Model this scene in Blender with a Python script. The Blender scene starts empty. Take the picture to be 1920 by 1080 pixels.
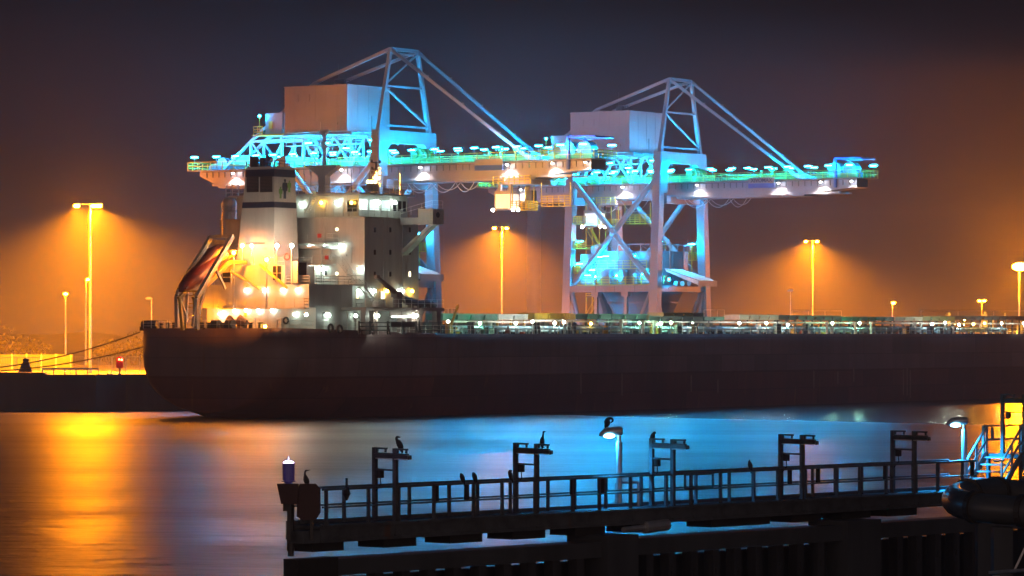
import bpy, bmesh, math, random
from mathutils import Vector, Matrix
random.seed(7)
R = math.radians
scene = bpy.context.scene
col = scene.collection

# ------------------------------------------------------------------ camera, sky, exposure
FPX = 7000.0            # focal length in pixels of a 1920 wide frame
EYE = 10.0              # camera height above the water
HORIZON = 627.0         # image row of the horizon
cam_data = bpy.data.cameras.new("camera")
cam_data.sensor_width = 36.0
cam_data.lens = FPX / 1920.0 * 36.0
cam_data.shift_y = (HORIZON - 540.0) / 1920.0
cam_data.clip_start = 1.0
cam_data.clip_end = 8000.0
cam = bpy.data.objects.new("camera", cam_data)
cam.location = (0, 0, EYE)
cam.rotation_euler = (R(90), 0, 0)
col.objects.link(cam)
scene.camera = cam

scene.view_settings.view_transform = 'Standard'
scene.view_settings.look = 'None'
scene.view_settings.exposure = 1.2
scene.view_settings.gamma = 1.0
scene.view_settings.use_curve_mapping = False
scene.cycles.use_denoising = True
scene.cycles.max_bounces = 5
scene.cycles.diffuse_bounces = 2
scene.cycles.glossy_bounces = 3
scene.cycles.transmission_bounces = 2
scene.cycles.volume_bounces = 0
scene.cycles.transparent_max_bounces = 8
scene.cycles.sample_clamp_indirect = 3.0
scene.cycles.sample_clamp_direct = 0.0
scene.cycles.caustics_reflective = False
scene.cycles.caustics_refractive = False
scene.cycles.use_light_tree = True
scene.cycles.use_adaptive_sampling = False

# night sky: a physical sky with the sun well below the horizon plus the glow of the
# lit port on the low cloud, strongest at the horizon
world = bpy.data.worlds.new("World")
scene.world = world
world.use_nodes = True
nt = world.node_tree
nt.nodes.clear()
w_out = nt.nodes.new("ShaderNodeOutputWorld")
bg = nt.nodes.new("ShaderNodeBackground")
bg.inputs['Strength'].default_value = 1.0
tc = nt.nodes.new("ShaderNodeTexCoord")
sep = nt.nodes.new("ShaderNodeSeparateXYZ")
ramp = nt.nodes.new("ShaderNodeValToRGB")
SKY = [(0.0, (0.042, 0.0155, 0.0055)), (0.020, (0.026, 0.0100, 0.0045)), (0.05, (0.0050, 0.0027, 0.0024)),
       (0.09, (0.0014, 0.0009, 0.0012)), (0.30, (0.0012, 0.0038, 0.0085))]
el = ramp.color_ramp.elements
el[0].position = SKY[0][0]; el[0].color = SKY[0][1] + (1,)
el[1].position = SKY[-1][0]; el[1].color = SKY[-1][1] + (1,)
for p_, c_ in SKY[1:-1]:
    e_ = el.new(p_); e_.color = c_ + (1,)
nt.links.new(tc.outputs['Generated'], sep.inputs[0])
nt.links.new(sep.outputs['Z'], ramp.inputs[0])
# warm glow added low in the sky behind the viewer, to brighten faces turned there
def wmath(op, a, b=None, clamp=False):
    m_ = nt.nodes.new('ShaderNodeMath'); m_.operation = op; m_.use_clamp = clamp
    for i_, v_ in enumerate((a, b)):
        if v_ is None: continue
        if isinstance(v_, (int, float)): m_.inputs[i_].default_value = v_
        else: nt.links.new(v_, m_.inputs[i_])
    return m_.outputs[0]
back = wmath('MULTIPLY_ADD', sep.outputs['Y'], -1.6, True)
back.node.inputs[2].default_value = -0.3
low = wmath('SUBTRACT', 1.0, wmath('MULTIPLY', sep.outputs['Z'], 2.2), True)
up = wmath('GREATER_THAN', sep.outputs['Z'], 0.0)
fac = wmath('MULTIPLY', wmath('MULTIPLY', back, low), up)
add = nt.nodes.new('ShaderNodeMixRGB'); add.blend_type = 'ADD'
add.inputs[2].default_value = (0.42, 0.29, 0.25, 1)
nt.links.new(fac, add.inputs[0]); nt.links.new(ramp.outputs[0], add.inputs[1])
nt.links.new(add.outputs[0], bg.inputs['Color'])
nt.links.new(bg.outputs[0], w_out.inputs[0])

HAZE_DENSITY = 0.00024

# lamp radiance and powers
CYAN = (0.001, 0.42, 1.0)
WHITE = (0.80, 1.0, 0.88)
SODIUM = (1.0, 0.245, 0.001)
AMBER = (1.0, 0.50, 0.05)

# ------------------------------------------------------------------ helpers
class Frame:
    """A vertical frame of axes on the water; turns image rays into points on its planes."""
    def __init__(s, ox, oy, deg):
        s.ox, s.oy, s.a = ox, oy, R(deg)
        s.c, s.n = math.cos(s.a), math.sin(s.a)
    def on_x(s, px, py, x):
        k = (px - 960.0) / FPX
        y = (s.ox + x * s.c - k * s.oy - k * x * s.n) / (s.n + k * s.c)
        D = s.oy + x * s.n + y * s.c
        return Vector((x, y, EYE + (HORIZON - py) / FPX * D))
    def on_y(s, px, py, y):
        k = (px - 960.0) / FPX
        x = (k * s.oy + k * y * s.c - s.ox + y * s.n) / (s.c - k * s.n)
        D = s.oy + x * s.n + y * s.c
        return Vector((x, y, EYE + (HORIZON - py) / FPX * D))
    def world(s, x, y, z=0.0):
        return Vector((s.ox + x * s.c - y * s.n, s.oy + x * s.n + y * s.c, z))

def at(px, py, D):
    return Vector(((px - 960.0) / FPX * D, D, EYE + (HORIZON - py) / FPX * D))

SHIP = Frame(-3.974, 463.6, 56.0)
JET = Frame(-5.73, 113.0, 48.4)

class MB:
    """Collects shapes and links them as ONE mesh object."""
    def __init__(s):
        s.v, s.f, s.m, s.shapes = [], [], [], []
        s.mi = 0
    def add(s, vs, fs):
        b = len(s.v)
        s.v += [tuple(v) for v in vs]
        for f in fs:
            s.f.append(tuple(i + b for i in f)); s.m.append(s.mi)
        s.shapes.append((b, len(s.v), len(s.f) - len(fs), len(s.f)))
    def box(s, x0, x1, y0, y1, z0, z1):
        s.add([(x0,y0,z0),(x1,y0,z0),(x1,y1,z0),(x0,y1,z0),(x0,y0,z1),(x1,y0,z1),(x1,y1,z1),(x0,y1,z1)],
              [(0,3,2,1),(4,5,6,7),(0,1,5,4),(1,2,6,5),(2,3,7,6),(3,0,4,7)])
        return s
    def cbox(s, c, d):
        return s.box(c[0]-d[0]/2, c[0]+d[0]/2, c[1]-d[1]/2, c[1]+d[1]/2, c[2]-d[2]/2, c[2]+d[2]/2)
    def basis(s, p, q):
        d = (q - p).normalized()
        up = Vector((0,0,1)) if abs(d.z) < 0.95 else Vector((1,0,0))
        a = d.cross(up).normalized(); b = a.cross(d).normalized()
        return a, b
    def bar(s, p, q, w, h, w2=None, h2=None):
        p, q = Vector(p), Vector(q); a, b = s.basis(p, q)
        w2 = w if w2 is None else w2; h2 = h if h2 is None else h2
        vs = []
        for o, ww, hh in ((p, w, h), (q, w2, h2)):
            for i, j in ((-1,-1),(1,-1),(1,1),(-1,1)):
                vs.append(o + a*(i*ww/2) + b*(j*hh/2))
        s.add(vs, [(0,3,2,1),(4,5,6,7),(0,1,5,4),(1,2,6,5),(2,3,7,6),(3,0,4,7)])
        return s
    def tube(s, p, q, r, n=8, r2=None, cap=True):
        p, q = Vector(p), Vector(q); a, b = s.basis(p, q)
        r2 = r if r2 is None else r2
        vs = []
        for o, rr in ((p, r), (q, r2)):
            for i in range(n):
                t = 2*math.pi*i/n
                vs.append(o + a*(rr*math.cos(t)) + b*(rr*math.sin(t)))
        fs = [(i, (i+1)%n, n+(i+1)%n, n+i) for i in range(n)]
        if cap: fs += [tuple(range(n-1,-1,-1)), tuple(range(n, 2*n))]
        s.add(vs, fs)
        return s
    def path(s, pts, r, n=6):
        for p, q in zip(pts[:-1], pts[1:]): s.tube(p, q, r, n)
        return s
    def loft(s, pts, radii, n=10, flat=1.0, side=Vector((0,1,0))):
        """one continuous skin round a bent spine; flat squeezes it along side"""
        rings = []
        L = len(pts)
        for i in range(L):
            d = (Vector(pts[min(i+1, L-1)]) - Vector(pts[max(i-1, 0)])).normalized()
            a = side - d * side.dot(d); a.normalize(); b = d.cross(a)
            rings.append([Vector(pts[i]) + a*(radii[i]*flat*math.cos(2*math.pi*k/n)) + b*(radii[i]*math.sin(2*math.pi*k/n)) for k in range(n)])
        vs = [v for r_ in rings for v in r_]
        fs = []
        for i in range(L-1):
            for k in range(n):
                fs.append((i*n+k, i*n+(k+1)%n, (i+1)*n+(k+1)%n, (i+1)*n+k))
        fs += [tuple(range(n-1,-1,-1)), tuple(range((L-1)*n, L*n))]
        s.add(vs, fs)
        return s
    def prism(s, poly, off):
        """a flat polygon pushed along a vector"""
        n = len(poly); off = Vector(off)
        vs = [Vector(p) for p in poly] + [Vector(p) + off for p in poly]
        fs = [tuple(range(n-1,-1,-1)), tuple(range(n, 2*n))] + [(i, (i+1)%n, n+(i+1)%n, n+i) for i in range(n)]
        s.add(vs, fs)
        return s
    def ball(s, c, r, n=8, m=5, sz=1.0):
        vs = [Vector(c) + Vector((0,0,-r*sz))]
        for j in range(1, m):
            t = math.pi*j/m
            for i in range(n):
                p = 2*math.pi*i/n
                vs.append(Vector(c) + Vector((r*math.sin(t)*math.cos(p), r*math.sin(t)*math.sin(p), -r*sz*math.cos(t))))
        vs.append(Vector(c) + Vector((0,0,r*sz)))
        fs = [(0, 1+(i+1)%n, 1+i) for i in range(n)]
        for j in range(m-2):
            for i in range(n):
                a = 1+j*n+i; b = 1+j*n+(i+1)%n
                fs.append((a, b, b+n, a+n))
        l = len(vs)-1; o = 1+(m-2)*n
        fs += [(o+i, o+(i+1)%n, l) for i in range(n)]
        s.add(vs, fs)
        return s
    def torus(s, c, R_, r, axis='y', n=16, m=6):
        vs, fs = [], []
        for i in range(n):
            t = 2*math.pi*i/n
            for j in range(m):
                p = 2*math.pi*j/m
                u = (R_ + r*math.cos(p)); h = r*math.sin(p)
                x, y, z = u*math.cos(t), h, u*math.sin(t)
                if axis == 'x': x, y = y, x
                if axis == 'z': y, z = z, y
                vs.append(Vector(c) + Vector((x, y, z)))
        for i in range(n):
            for j in range(m):
                fs.append((i*m+j, i*m+(j+1)%m, ((i+1)%n)*m+(j+1)%m, ((i+1)%n)*m+j))
        s.add(vs, fs)
        return s
    def rail(s, pts, h=1.1, r=0.035, step=1.6, mids=2, post=None):
        """a handrail with posts along a polyline of foot points"""
        post = post or r
        up = Vector((0,0,1))
        for p, q in zip(pts[:-1], pts[1:]):
            p, q = Vector(p), Vector(q)
            for k in range(mids + 1):
                z = h * (mids + 1 - k) / (mids + 1)
                s.bar(p + up*z, q + up*z, 2*r, 2*r)
            n = max(1, round((q-p).length / step))
            for i in range(n + 1):
                o = p.lerp(q, i/n)
                s.bar(o, o + up*h, 2*post, 2*post)
        return s
    def mesh(s, name, mats, smooth=False):
        me = bpy.data.meshes.new(name)
        me.from_pydata(s.v, [], s.f)
        for m in (mats if isinstance(mats, (list, tuple)) else [mats]): me.materials.append(m)
        me.polygons.foreach_set('material_index', s.m)
        if smooth: me.polygons.foreach_set('use_smooth', [True]*len(s.f))
        bm = bmesh.new(); bm.from_mesh(me)
        bmesh.ops.recalc_face_normals(bm, faces=bm.faces)
        bm.to_mesh(me); bm.free()
        me.update()
        return me
    def build_each(s, name, mats, parent=None, smooth=False, tol=0.04):
        """one object for every group of shapes that touch"""
        n = len(s.shapes); root = list(range(n)); bb = []
        def find(i):
            while root[i] != i: i = root[i]
            return i
        for v0, v1, f0, f1 in s.shapes:
            P = s.v[v0:v1]; bb.append([(min(p[k] for p in P) - tol, max(p[k] for p in P) + tol) for k in range(3)])
        for i in range(n):
            for j in range(i):
                if all(bb[i][k][0] <= bb[j][k][1] and bb[j][k][0] <= bb[i][k][1] for k in range(3)): root[find(i)] = find(j)
        out = []
        for r in sorted(set(find(i) for i in range(n))):
            m = MB()
            for i in range(n):
                if find(i) != r: continue
                v0, v1, f0, f1 = s.shapes[i]
                m.add(s.v[v0:v1], [tuple(q - v0 for q in f) for f in s.f[f0:f1]])
            out.append(m.build(name, mats, parent, smooth))
        return out
    def build(s, name, mats, parent=None, smooth=False, loc=None):
        o = bpy.data.objects.new(name, s.mesh(name, mats, smooth))
        col.objects.link(o)
        if parent is not None: o.parent = parent
        if loc is not None: o.location = loc
        return o

def tag(o, label=None, cat=None, group=None, kind=None):
    if label: o['label'] = label
    if cat: o['category'] = cat
    if group: o['group'] = group
    if kind: o['kind'] = kind
    return o

def empty(name, loc, rz=0.0):
    o = bpy.data.objects.new(name, None)
    o.empty_display_size = 0.5
    o.location = loc; o.rotation_euler = (0, 0, rz)
    col.objects.link(o)
    return o

def link(name, me, parent, loc=(0,0,0), rot=(0,0,0)):
    o = bpy.data.objects.new(name, me)
    col.objects.link(o); o.parent = parent
    o.location = loc; o.rotation_euler = rot
    return o

def copy_tree(o, parent=None):
    c = o.copy(); col.objects.link(c)
    if parent is not None: c.parent = parent
    for ch in list(o.children): copy_tree(ch, c)
    return c

def text_mesh(txt, size, depth, name, mat, bold=False):
    cu = bpy.data.curves.new(name, 'FONT')
    cu.body = txt; cu.size = size; cu.extrude = depth
    cu.align_x = 'CENTER'; cu.align_y = 'CENTER'
    if bold: cu.offset = size * 0.02
    o = bpy.data.objects.new(name, cu); col.objects.link(o)
    bpy.context.view_layer.update()
    dg = bpy.context.evaluated_depsgraph_get()
    me = bpy.data.meshes.new_from_object(o.evaluated_get(dg))
    bpy.data.objects.remove(o); bpy.data.curves.remove(cu)
    me.materials.clear(); me.materials.append(mat)
    return me

# ------------------------------------------------------------------ materials
def paint(name, c, rough=0.5, metal=0.0, var=0.25, scale=0.6, streak=0.0, rust=0.0, bump=0.0):
    m = bpy.data.materials.new(name); m.use_nodes = True
    n = m.node_tree; b = n.nodes['Principled BSDF']
    b.inputs['Roughness'].default_value = rough; b.inputs['Metallic'].default_value = metal
    tcn = n.nodes.new('ShaderNodeTexCoord')
    mp = n.nodes.new('ShaderNodeMapping')
    mp.inputs['Scale'].default_value = (scale, scale, scale * (0.12 if streak else 1.0))
    n.links.new(tcn.outputs['Object'], mp.inputs[0])
    ns = n.nodes.new('ShaderNodeTexNoise'); ns.inputs['Scale'].default_value = 1.0
    ns.inputs['Detail'].default_value = 6; ns.inputs['Roughness'].default_value = 0.65
    n.links.new(mp.outputs[0], ns.inputs['Vector'])
    rp = n.nodes.new('ShaderNodeValToRGB')
    d = tuple(x * (1 - var) for x in c); l = tuple(min(1, x * (1 + var * 0.4)) for x in c)
    rp.color_ramp.elements[0].position = 0.32; rp.color_ramp.elements[0].color = d + (1,)
    rp.color_ramp.elements[1].position = 0.62; rp.color_ramp.elements[1].color = l + (1,)
    n.links.new(ns.outputs[0], rp.inputs[0])
    last = rp.outputs[0]
    if rust:
        mp2 = n.nodes.new('ShaderNodeMapping'); mp2.inputs['Scale'].default_value = (1.3, 1.3, 0.16)
        n.links.new(tcn.outputs['Object'], mp2.inputs[0])
        n2 = n.nodes.new('ShaderNodeTexNoise'); n2.inputs['Scale'].default_value = 0.9; n2.inputs['Detail'].default_value = 8
        n.links.new(mp2.outputs[0], n2.inputs['Vector'])
        r2 = n.nodes.new('ShaderNodeValToRGB')
        r2.color_ramp.elements[0].position = 0.66 - rust * 0.1; r2.color_ramp.elements[0].color = (0,0,0,1)
        r2.color_ramp.elements[1].position = 0.80 - rust * 0.1; r2.color_ramp.elements[1].color = (1,1,1,1)
        n.links.new(n2.outputs[0], r2.inputs[0])
        mx = n.nodes.new('ShaderNodeMixRGB'); mx.inputs[2].default_value = (0.16, 0.07, 0.03, 1)
        n.links.new(r2.outputs[0], mx.inputs[0]); n.links.new(last, mx.inputs[1])
        last = mx.outputs[0]
    n.links.new(last, b.inputs['Base Color'])
    mr = n.nodes.new('ShaderNodeMapRange')
    mr.inputs['To Min'].default_value = max(0.05, rough - 0.12); mr.inputs['To Max'].default_value = min(1, rough + 0.15)
    n.links.new(ns.outputs[0], mr.inputs[0]); n.links.new(mr.outputs[0], b.inputs['Roughness'])
    if bump:
        bp = n.nodes.new('ShaderNodeBump'); bp.inputs['Strength'].default_value = bump; bp.inputs['Distance'].default_value = 0.05
        n.links.new(ns.outputs[0], bp.inputs['Height']); n.links.new(bp.outputs[0], b.inputs['Normal'])
    return m

def glow(name, c, strength):
    m = bpy.data.materials.new(name); m.use_nodes = True
    b = m.node_tree.nodes['Principled BSDF']
    b.inputs['Base Color'].default_value = (0.8, 0.8, 0.8, 1)
    b.inputs['Emission Color'].default_value = c + (1,)
    b.inputs['Emission Strength'].default_value = strength
    return m

M_hull = paint('hull_paint', (0.040, 0.027, 0.028), 0.55, var=0.35, scale=0.25, streak=1, rust=0.25)
M_boot = paint('antifouling_paint', (0.05, 0.014, 0.011), 0.7, var=0.4, scale=0.25, streak=1, rust=0.3)
def hull_paint(name, c, plate):
    """painted shell plating: plates of slightly different tone, weld lines, run down rust"""
    m = paint(name, c, 0.5, var=0.35, scale=0.25, streak=1, rust=0.45)
    n = m.node_tree; b = n.nodes['Principled BSDF']
    src = b.inputs['Base Color'].links[0].from_socket
    tcn = n.nodes.new('ShaderNodeTexCoord'); sp = n.nodes.new('ShaderNodeSeparateXYZ'); cb = n.nodes.new('ShaderNodeCombineXYZ')
    n.links.new(tcn.outputs['Object'], sp.inputs[0]); n.links.new(sp.outputs['X'], cb.inputs['X']); n.links.new(sp.outputs['Z'], cb.inputs['Y'])
    br = n.nodes.new('ShaderNodeTexBrick'); n.links.new(cb.outputs[0], br.inputs['Vector'])
    br.inputs['Scale'].default_value = 1.0; br.inputs['Brick Width'].default_value = 9.0; br.inputs['Row Height'].default_value = 2.4
    br.inputs['Mortar Size'].default_value = 0.05; br.inputs['Color1'].default_value = (1 - plate,) * 3 + (1,); br.inputs['Color2'].default_value = (1 + plate,) * 3 + (1,); br.inputs['Mortar'].default_value = (.55, .5, .5, 1)
    mx = n.nodes.new('ShaderNodeMixRGB'); mx.blend_type = 'MULTIPLY'; mx.inputs[0].default_value = 1.0
    n.links.new(src, mx.inputs[1]); n.links.new(br.outputs['Color'], mx.inputs[2]); n.links.new(mx.outputs[0], b.inputs['Base Color'])
    # panting of the plates between the frames
    wv = n.nodes.new('ShaderNodeTexNoise'); wv.inputs['Scale'].default_value = 0.5; wv.inputs['Detail'].default_value = 2; n.links.new(cb.outputs[0], wv.inputs['Vector'])
    bp = n.nodes.new('ShaderNodeBump'); bp.inputs['Strength'].default_value = 0.5; bp.inputs['Distance'].default_value = 0.08
    n.links.new(wv.outputs[0], bp.inputs['Height']); n.links.new(bp.outputs[0], b.inputs['Normal'])
    return m
M_hull = hull_paint('hull_shell_paint', (0.150, 0.092, 0.088), 0.25)
M_boot = hull_paint('boot_topping_paint', (0.105, 0.036, 0.027), 0.25)
M_white = paint('ship_white_paint', (0.42, 0.42, 0.385), 0.45, var=0.22, scale=0.7, streak=1, rust=0.18)
M_shipdeck = paint('deck_paint', (0.12, 0.14, 0.12), 0.6, var=0.3, scale=1.0)
M_green = paint('hatch_green_paint', (0.05, 0.20, 0.14), 0.5, var=0.3, scale=0.8)
M_dgreen = paint('coaming_dark_paint', (0.05, 0.07, 0.065), 0.6, var=0.3, scale=0.8, rust=0.3)
M_hatchw = paint('hatch_white_paint', (0.55, 0.53, 0.48), 0.5, var=0.25, scale=0.8, rust=0.3)
M_hatchy = paint('hatch_yellow_paint', (0.55, 0.33, 0.03), 0.5, var=0.25, scale=0.8)
M_funnel = paint('funnel_paint', (0.46, 0.42, 0.38), 0.4, var=0.15, scale=0.6, streak=1)
M_navy = paint('navy_paint', (0.010, 0.014, 0.045), 0.75, var=0.15)
M_logo = paint('logo_green_paint', (0.12, 0.30, 0.03), 0.5, var=0.1)
M_dark = paint('dark_steel', (0.028, 0.026, 0.025), 0.5, var=0.3)
M_brown = paint('brown_steel', (0.13, 0.09, 0.075), 0.6, var=0.3, rust=0.3)
M_glassd = paint('dark_window_glass', (0.012, 0.014, 0.016), 0.08, var=0.1)
M_boat = paint('lifeboat_orange', (0.17, 0.022, 0.008), 0.4, var=0.2)
M_crane = paint('crane_grey_paint', (0.19, 0.183, 0.185), 0.42, var=0.14, scale=0.5, streak=1, rust=0.06)
M_house = paint('machine_house_cladding', (0.24, 0.20, 0.19), 0.5, var=0.10, scale=0.3)
M_yellow = paint('safety_yellow_paint', (0.42, 0.34, 0.012), 0.45, var=0.15)
M_mesh = paint('walkway_green_mesh', (0.06, 0.12, 0.004), 0.6, var=0.3)
M_blue = paint('crane_blue_paint', (0.02, 0.06, 0.30), 0.45, var=0.15)
M_teal = paint('hopper_paint', (0.08, 0.10, 0.11), 0.45, var=0.25, streak=1)
M_rubber = paint('black_rubber', (0.02, 0.02, 0.02), 0.7, var=0.2)
M_concrete = paint('concrete', (0.05, 0.055, 0.062), 0.85, var=0.35, scale=0.5, streak=1, bump=0.3)
M_asphalt = paint('quay_paving', (0.05, 0.047, 0.044), 0.85, var=0.35, scale=0.4)
M_jetty = paint('jetty_steel', (0.10, 0.11, 0.12), 0.45, metal=0.3, var=0.35, scale=2.0, rust=0.2)
M_wetwood = paint('fender_timber', (0.03, 0.032, 0.036), 0.6, var=0.5, scale=2.0, streak=1, bump=0.4)
M_galv = paint('galvanised_steel', (0.42, 0.43, 0.44), 0.4, metal=0.5, var=0.2, scale=3.0)
M_feather = paint('black_feathers', (0.012, 0.012, 0.013), 0.55, var=0.3, scale=8.0)
M_quay = paint('wet_quay_concrete', (0.05, 0.043, 0.036), 0.8, var=0.5, scale=0.35, streak=1, bump=0.4)
M_pipe = paint('pipe_coating', (0.06, 0.065, 0.07), 0.38, var=0.3)
M_davit = paint('davit_paint', (0.50, 0.42, 0.32), 0.5, var=0.25, rust=0.3)
M_rope = paint('mooring_rope', (0.10, 0.08, 0.06), 0.8, var=0.3)
M_red = paint('red_paint', (0.55, 0.02, 0.015), 0.5, var=0.15)
M_bark = paint('bark', (0.07, 0.05, 0.04), 0.9, var=0.4, scale=3)
M_leaf = paint('foliage', (0.06, 0.055, 0.02), 0.7, var=0.5, scale=1.5)
M_sand = paint('dune_sand_grass', (0.08, 0.06, 0.035), 0.9, var=0.5, scale=0.08)
M_screen = paint('green_fence_sheet', (0.006, 0.018, 0.003), 0.6, var=0.2)
M_far = paint('far_concrete', (0.30, 0.29, 0.28), 0.8, var=0.1, scale=0.1)

G_cyan = glow('cyan_tube_light', CYAN, 1100.0)
G_flood = glow('white_floodlight', (0.85, 0.90, 1.0), 85.0)
G_white = glow('white_deck_lamp', WHITE, 38.0)
G_amber = glow('amber_deck_lamp', AMBER, 45.0)
G_sodium = glow('sodium_lamp', SODIUM, 4500.0)
G_star = glow('deck_flood_lamp', (0.85, 1.0, 0.85), 160.0)
G_works = glow('far_works_lamp', AMBER, 220.0)
G_window = glow('lit_window', (1.0, 0.85, 0.55), 1.6)
G_room = glow('wheelhouse_room_light', (0.55, 0.85, 0.80), 0.35)
G_beacon = glow('beacon_light', (0.62, 0.50, 1.0), 6.0)
G_led = glow('led_street_lamp', (0.20, 0.70, 1.0), 22.0)
G_signal = glow('red_signal_light', (1.0, 0.12, 0.03), 20.0)

def spot(name, parent, loc, power, colr, angle=165, blend=0.35, radius=0.2, rot=(0,0,0)):
    l = bpy.data.lights.new(name, 'SPOT')
    l.energy = power; l.color = colr; l.spot_size = R(angle); l.spot_blend = blend; l.shadow_soft_size = radius
    o = bpy.data.objects.new(name, l); col.objects.link(o)
    o.parent = parent; o.location = loc; o.rotation_euler = rot
    return o
# ------------------------------------------------------------------ water, land, quay
def make_water():
    m = bpy.data.materials.new('harbour_water'); m.use_nodes = True
    n = m.node_tree; b = n.nodes['Principled BSDF']
    b.inputs['Base Color'].default_value = (0.006, 0.012, 0.014, 1)
    b.inputs['IOR'].default_value = 1.33
    b.inputs['Roughness'].default_value = 0.35
    tcn = n.nodes.new('ShaderNodeTexCoord')
    # short ripples
    n1 = n.nodes.new('ShaderNodeTexNoise'); n1.inputs['Scale'].default_value = 0.55; n1.inputs['Detail'].default_value = 5
    n.links.new(tcn.outputs['Object'], n1.inputs['Vector'])
    # slow swell and smooth lanes left by the current
    mp = n.nodes.new('ShaderNodeMapping'); mp.inputs['Scale'].default_value = (0.012, 0.045, 1)
    n.links.new(tcn.outputs['Object'], mp.inputs[0])
    n2 = n.nodes.new('ShaderNodeTexNoise'); n2.inputs['Scale'].default_value = 1.0; n2.inputs['Detail'].default_value = 4
    n.links.new(mp.outputs[0], n2.inputs['Vector'])
    mr = n.nodes.new('ShaderNodeMapRange')
    mr.inputs['From Min'].default_value = 0.35; mr.inputs['From Max'].default_value = 0.65
    mr.inputs['To Min'].default_value = 0.34; mr.inputs['To Max'].default_value = 0.41
    n.links.new(n2.outputs[0], mr.inputs[0]); # a sheltered, smoother tongue of water along the ship, bounded by a current line
    sx = n.nodes.new('ShaderNodeSeparateXYZ'); n.links.new(tcn.outputs['Object'], sx.inputs[0])
    def mth(op, a, bb=None, c=None):
        q = n.nodes.new('ShaderNodeMath'); q.operation = op
        for i_, v_ in enumerate((a, bb, c)):
            if v_ is None: continue
            if isinstance(v_, (int, float)): q.inputs[i_].default_value = v_
            else: n.links.new(v_, q.inputs[i_])
        return q.outputs[0]
    line = mth('ADD', mth('MULTIPLY_ADD', sx.outputs['X'], 1.13, sx.outputs['Y']), mth('MULTIPLY', n2.outputs[0], 26.0))
    cm = n.nodes.new('ShaderNodeMapRange'); cm.interpolation_type = 'SMOOTHSTEP'
    cm.inputs['From Min'].default_value = 474.0; cm.inputs['From Max'].default_value = 492.0
    n.links.new(line, cm.inputs[0])
    calm = cm.outputs[0]
    rg_ = n.nodes.new('ShaderNodeMapRange'); n.links.new(calm, rg_.inputs[0]); n.links.new(mr.outputs[0], rg_.inputs['To Min']); rg_.inputs['To Max'].default_value = 0.17
    n.links.new(rg_.outputs[0], b.inputs['Roughness'])
    # longer crossing wavelets that read as fine level streaks from this low eye
    mp3 = n.nodes.new('ShaderNodeMapping'); mp3.inputs['Scale'].default_value = (0.13, 0.20, 1); mp3.inputs['Rotation'].default_value = (0, 0, R(7))
    n.links.new(tcn.outputs['Object'], mp3.inputs[0])
    n3 = n.nodes.new('ShaderNodeTexNoise'); n3.inputs['Scale'].default_value = 1.0; n3.inputs['Detail'].default_value = 4; n3.inputs['Roughness'].default_value = 0.6
    n.links.new(mp3.outputs[0], n3.inputs['Vector'])
    b0 = n.nodes.new('ShaderNodeBump'); b0.inputs['Strength'].default_value = 0.8; b0.inputs['Distance'].default_value = 0.40
    n.links.new(n3.outputs[0], b0.inputs['Height']); n.links.new(mth('MULTIPLY_ADD', calm, -0.72, 0.8), b0.inputs['Strength'])
    bp = n.nodes.new('ShaderNodeBump'); bp.inputs['Strength'].default_value = 0.5; bp.inputs['Distance'].default_value = 0.10
    n.links.new(mth('MULTIPLY_ADD', calm, -0.42, 0.5), bp.inputs['Strength'])
    n.links.new(n1.outputs[0], bp.inputs['Height']); n.links.new(b0.outputs[0], bp.inputs['Normal'])
    n.links.new(bp.outputs[0], b.inputs['Normal'])
    return m
M_water = make_water()
w = MB(); w.add([(-420,-40,0),(420,-40,0),(420,1400,0),(-420,1400,0)], [(0,1,2,3)])
tag(w.build('water', M_water), kind='structure')

QZ = 4.6
qa = at(180, 700, 486); qb = at(236, 700, 488.5); qc = SHIP.world(6, 34); qd = SHIP.world(700, 34)
outline = [Vector((-400, 486, 0)), Vector((qa.x, qa.y, 0)), Vector((qb.x, qb.y, 0)), qc, SHIP.world(470, 34),
           Vector((400, 1380, 0)), Vector((-400, 1380, 0))]
q = MB(); q.prism([(p.x, p.y, -2.0) for p in outline], (0, 0, QZ + 2.0))
quay = tag(q.build('quay', [M_quay]), kind='structure')
g = MB(); g.add([(p.x, p.y, QZ + 0.004) for p in outline], [tuple(range(len(outline)))])
tag(g.build('ground', M_asphalt), kind='structure')
cp = MB()
for a_, b_ in zip(outline[0:4], outline[1:5]):
    d_ = (b_ - a_).normalized(); nrm = Vector((-d_.y, d_.x, 0)) * 0.35
    cp.bar(a_ + nrm + Vector((0,0,QZ+0.10)), b_ + nrm + Vector((0,0,QZ+0.10)), 0.7, 0.19)
tag(cp.build('kerb', M_concrete), kind='structure')
# raised end of the quay at the far left and the low dunes behind the harbour
rb = MB(); p0 = at(-260, 698, 486.4); p1 = at(82, 698, 486.4)
rb.box(p0.x, p1.x, 486.4, 489.5, QZ + 0.008, 5.05)
tag(rb.build('quay_step', M_concrete), kind='structure')
hl = MB(); NX, NY = 60, 8
hv = []
for j in range(NY + 1):
    for i in range(NX + 1):
        x = -390 + 780 * i / NX; y = 1000 + 370 * j / NY
        z = QZ - 0.3 + math.sin(math.pi * min(1, j / NY * 1.2)) ** 1.2 * (4.6 + 1.5 * math.sin(i * 0.9 + j) + 1.1 * math.sin(i * 2.3 + j * 1.7) + random.uniform(-.4, .4))
        hv.append((x, y, z))
hl.add(hv, [(j*(NX+1)+i, j*(NX+1)+i+1, (j+1)*(NX+1)+i+1, (j+1)*(NX+1)+i) for j in range(NY) for i in range(NX)])
tag(hl.build('dunes', M_sand, smooth=True), kind='structure')

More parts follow.
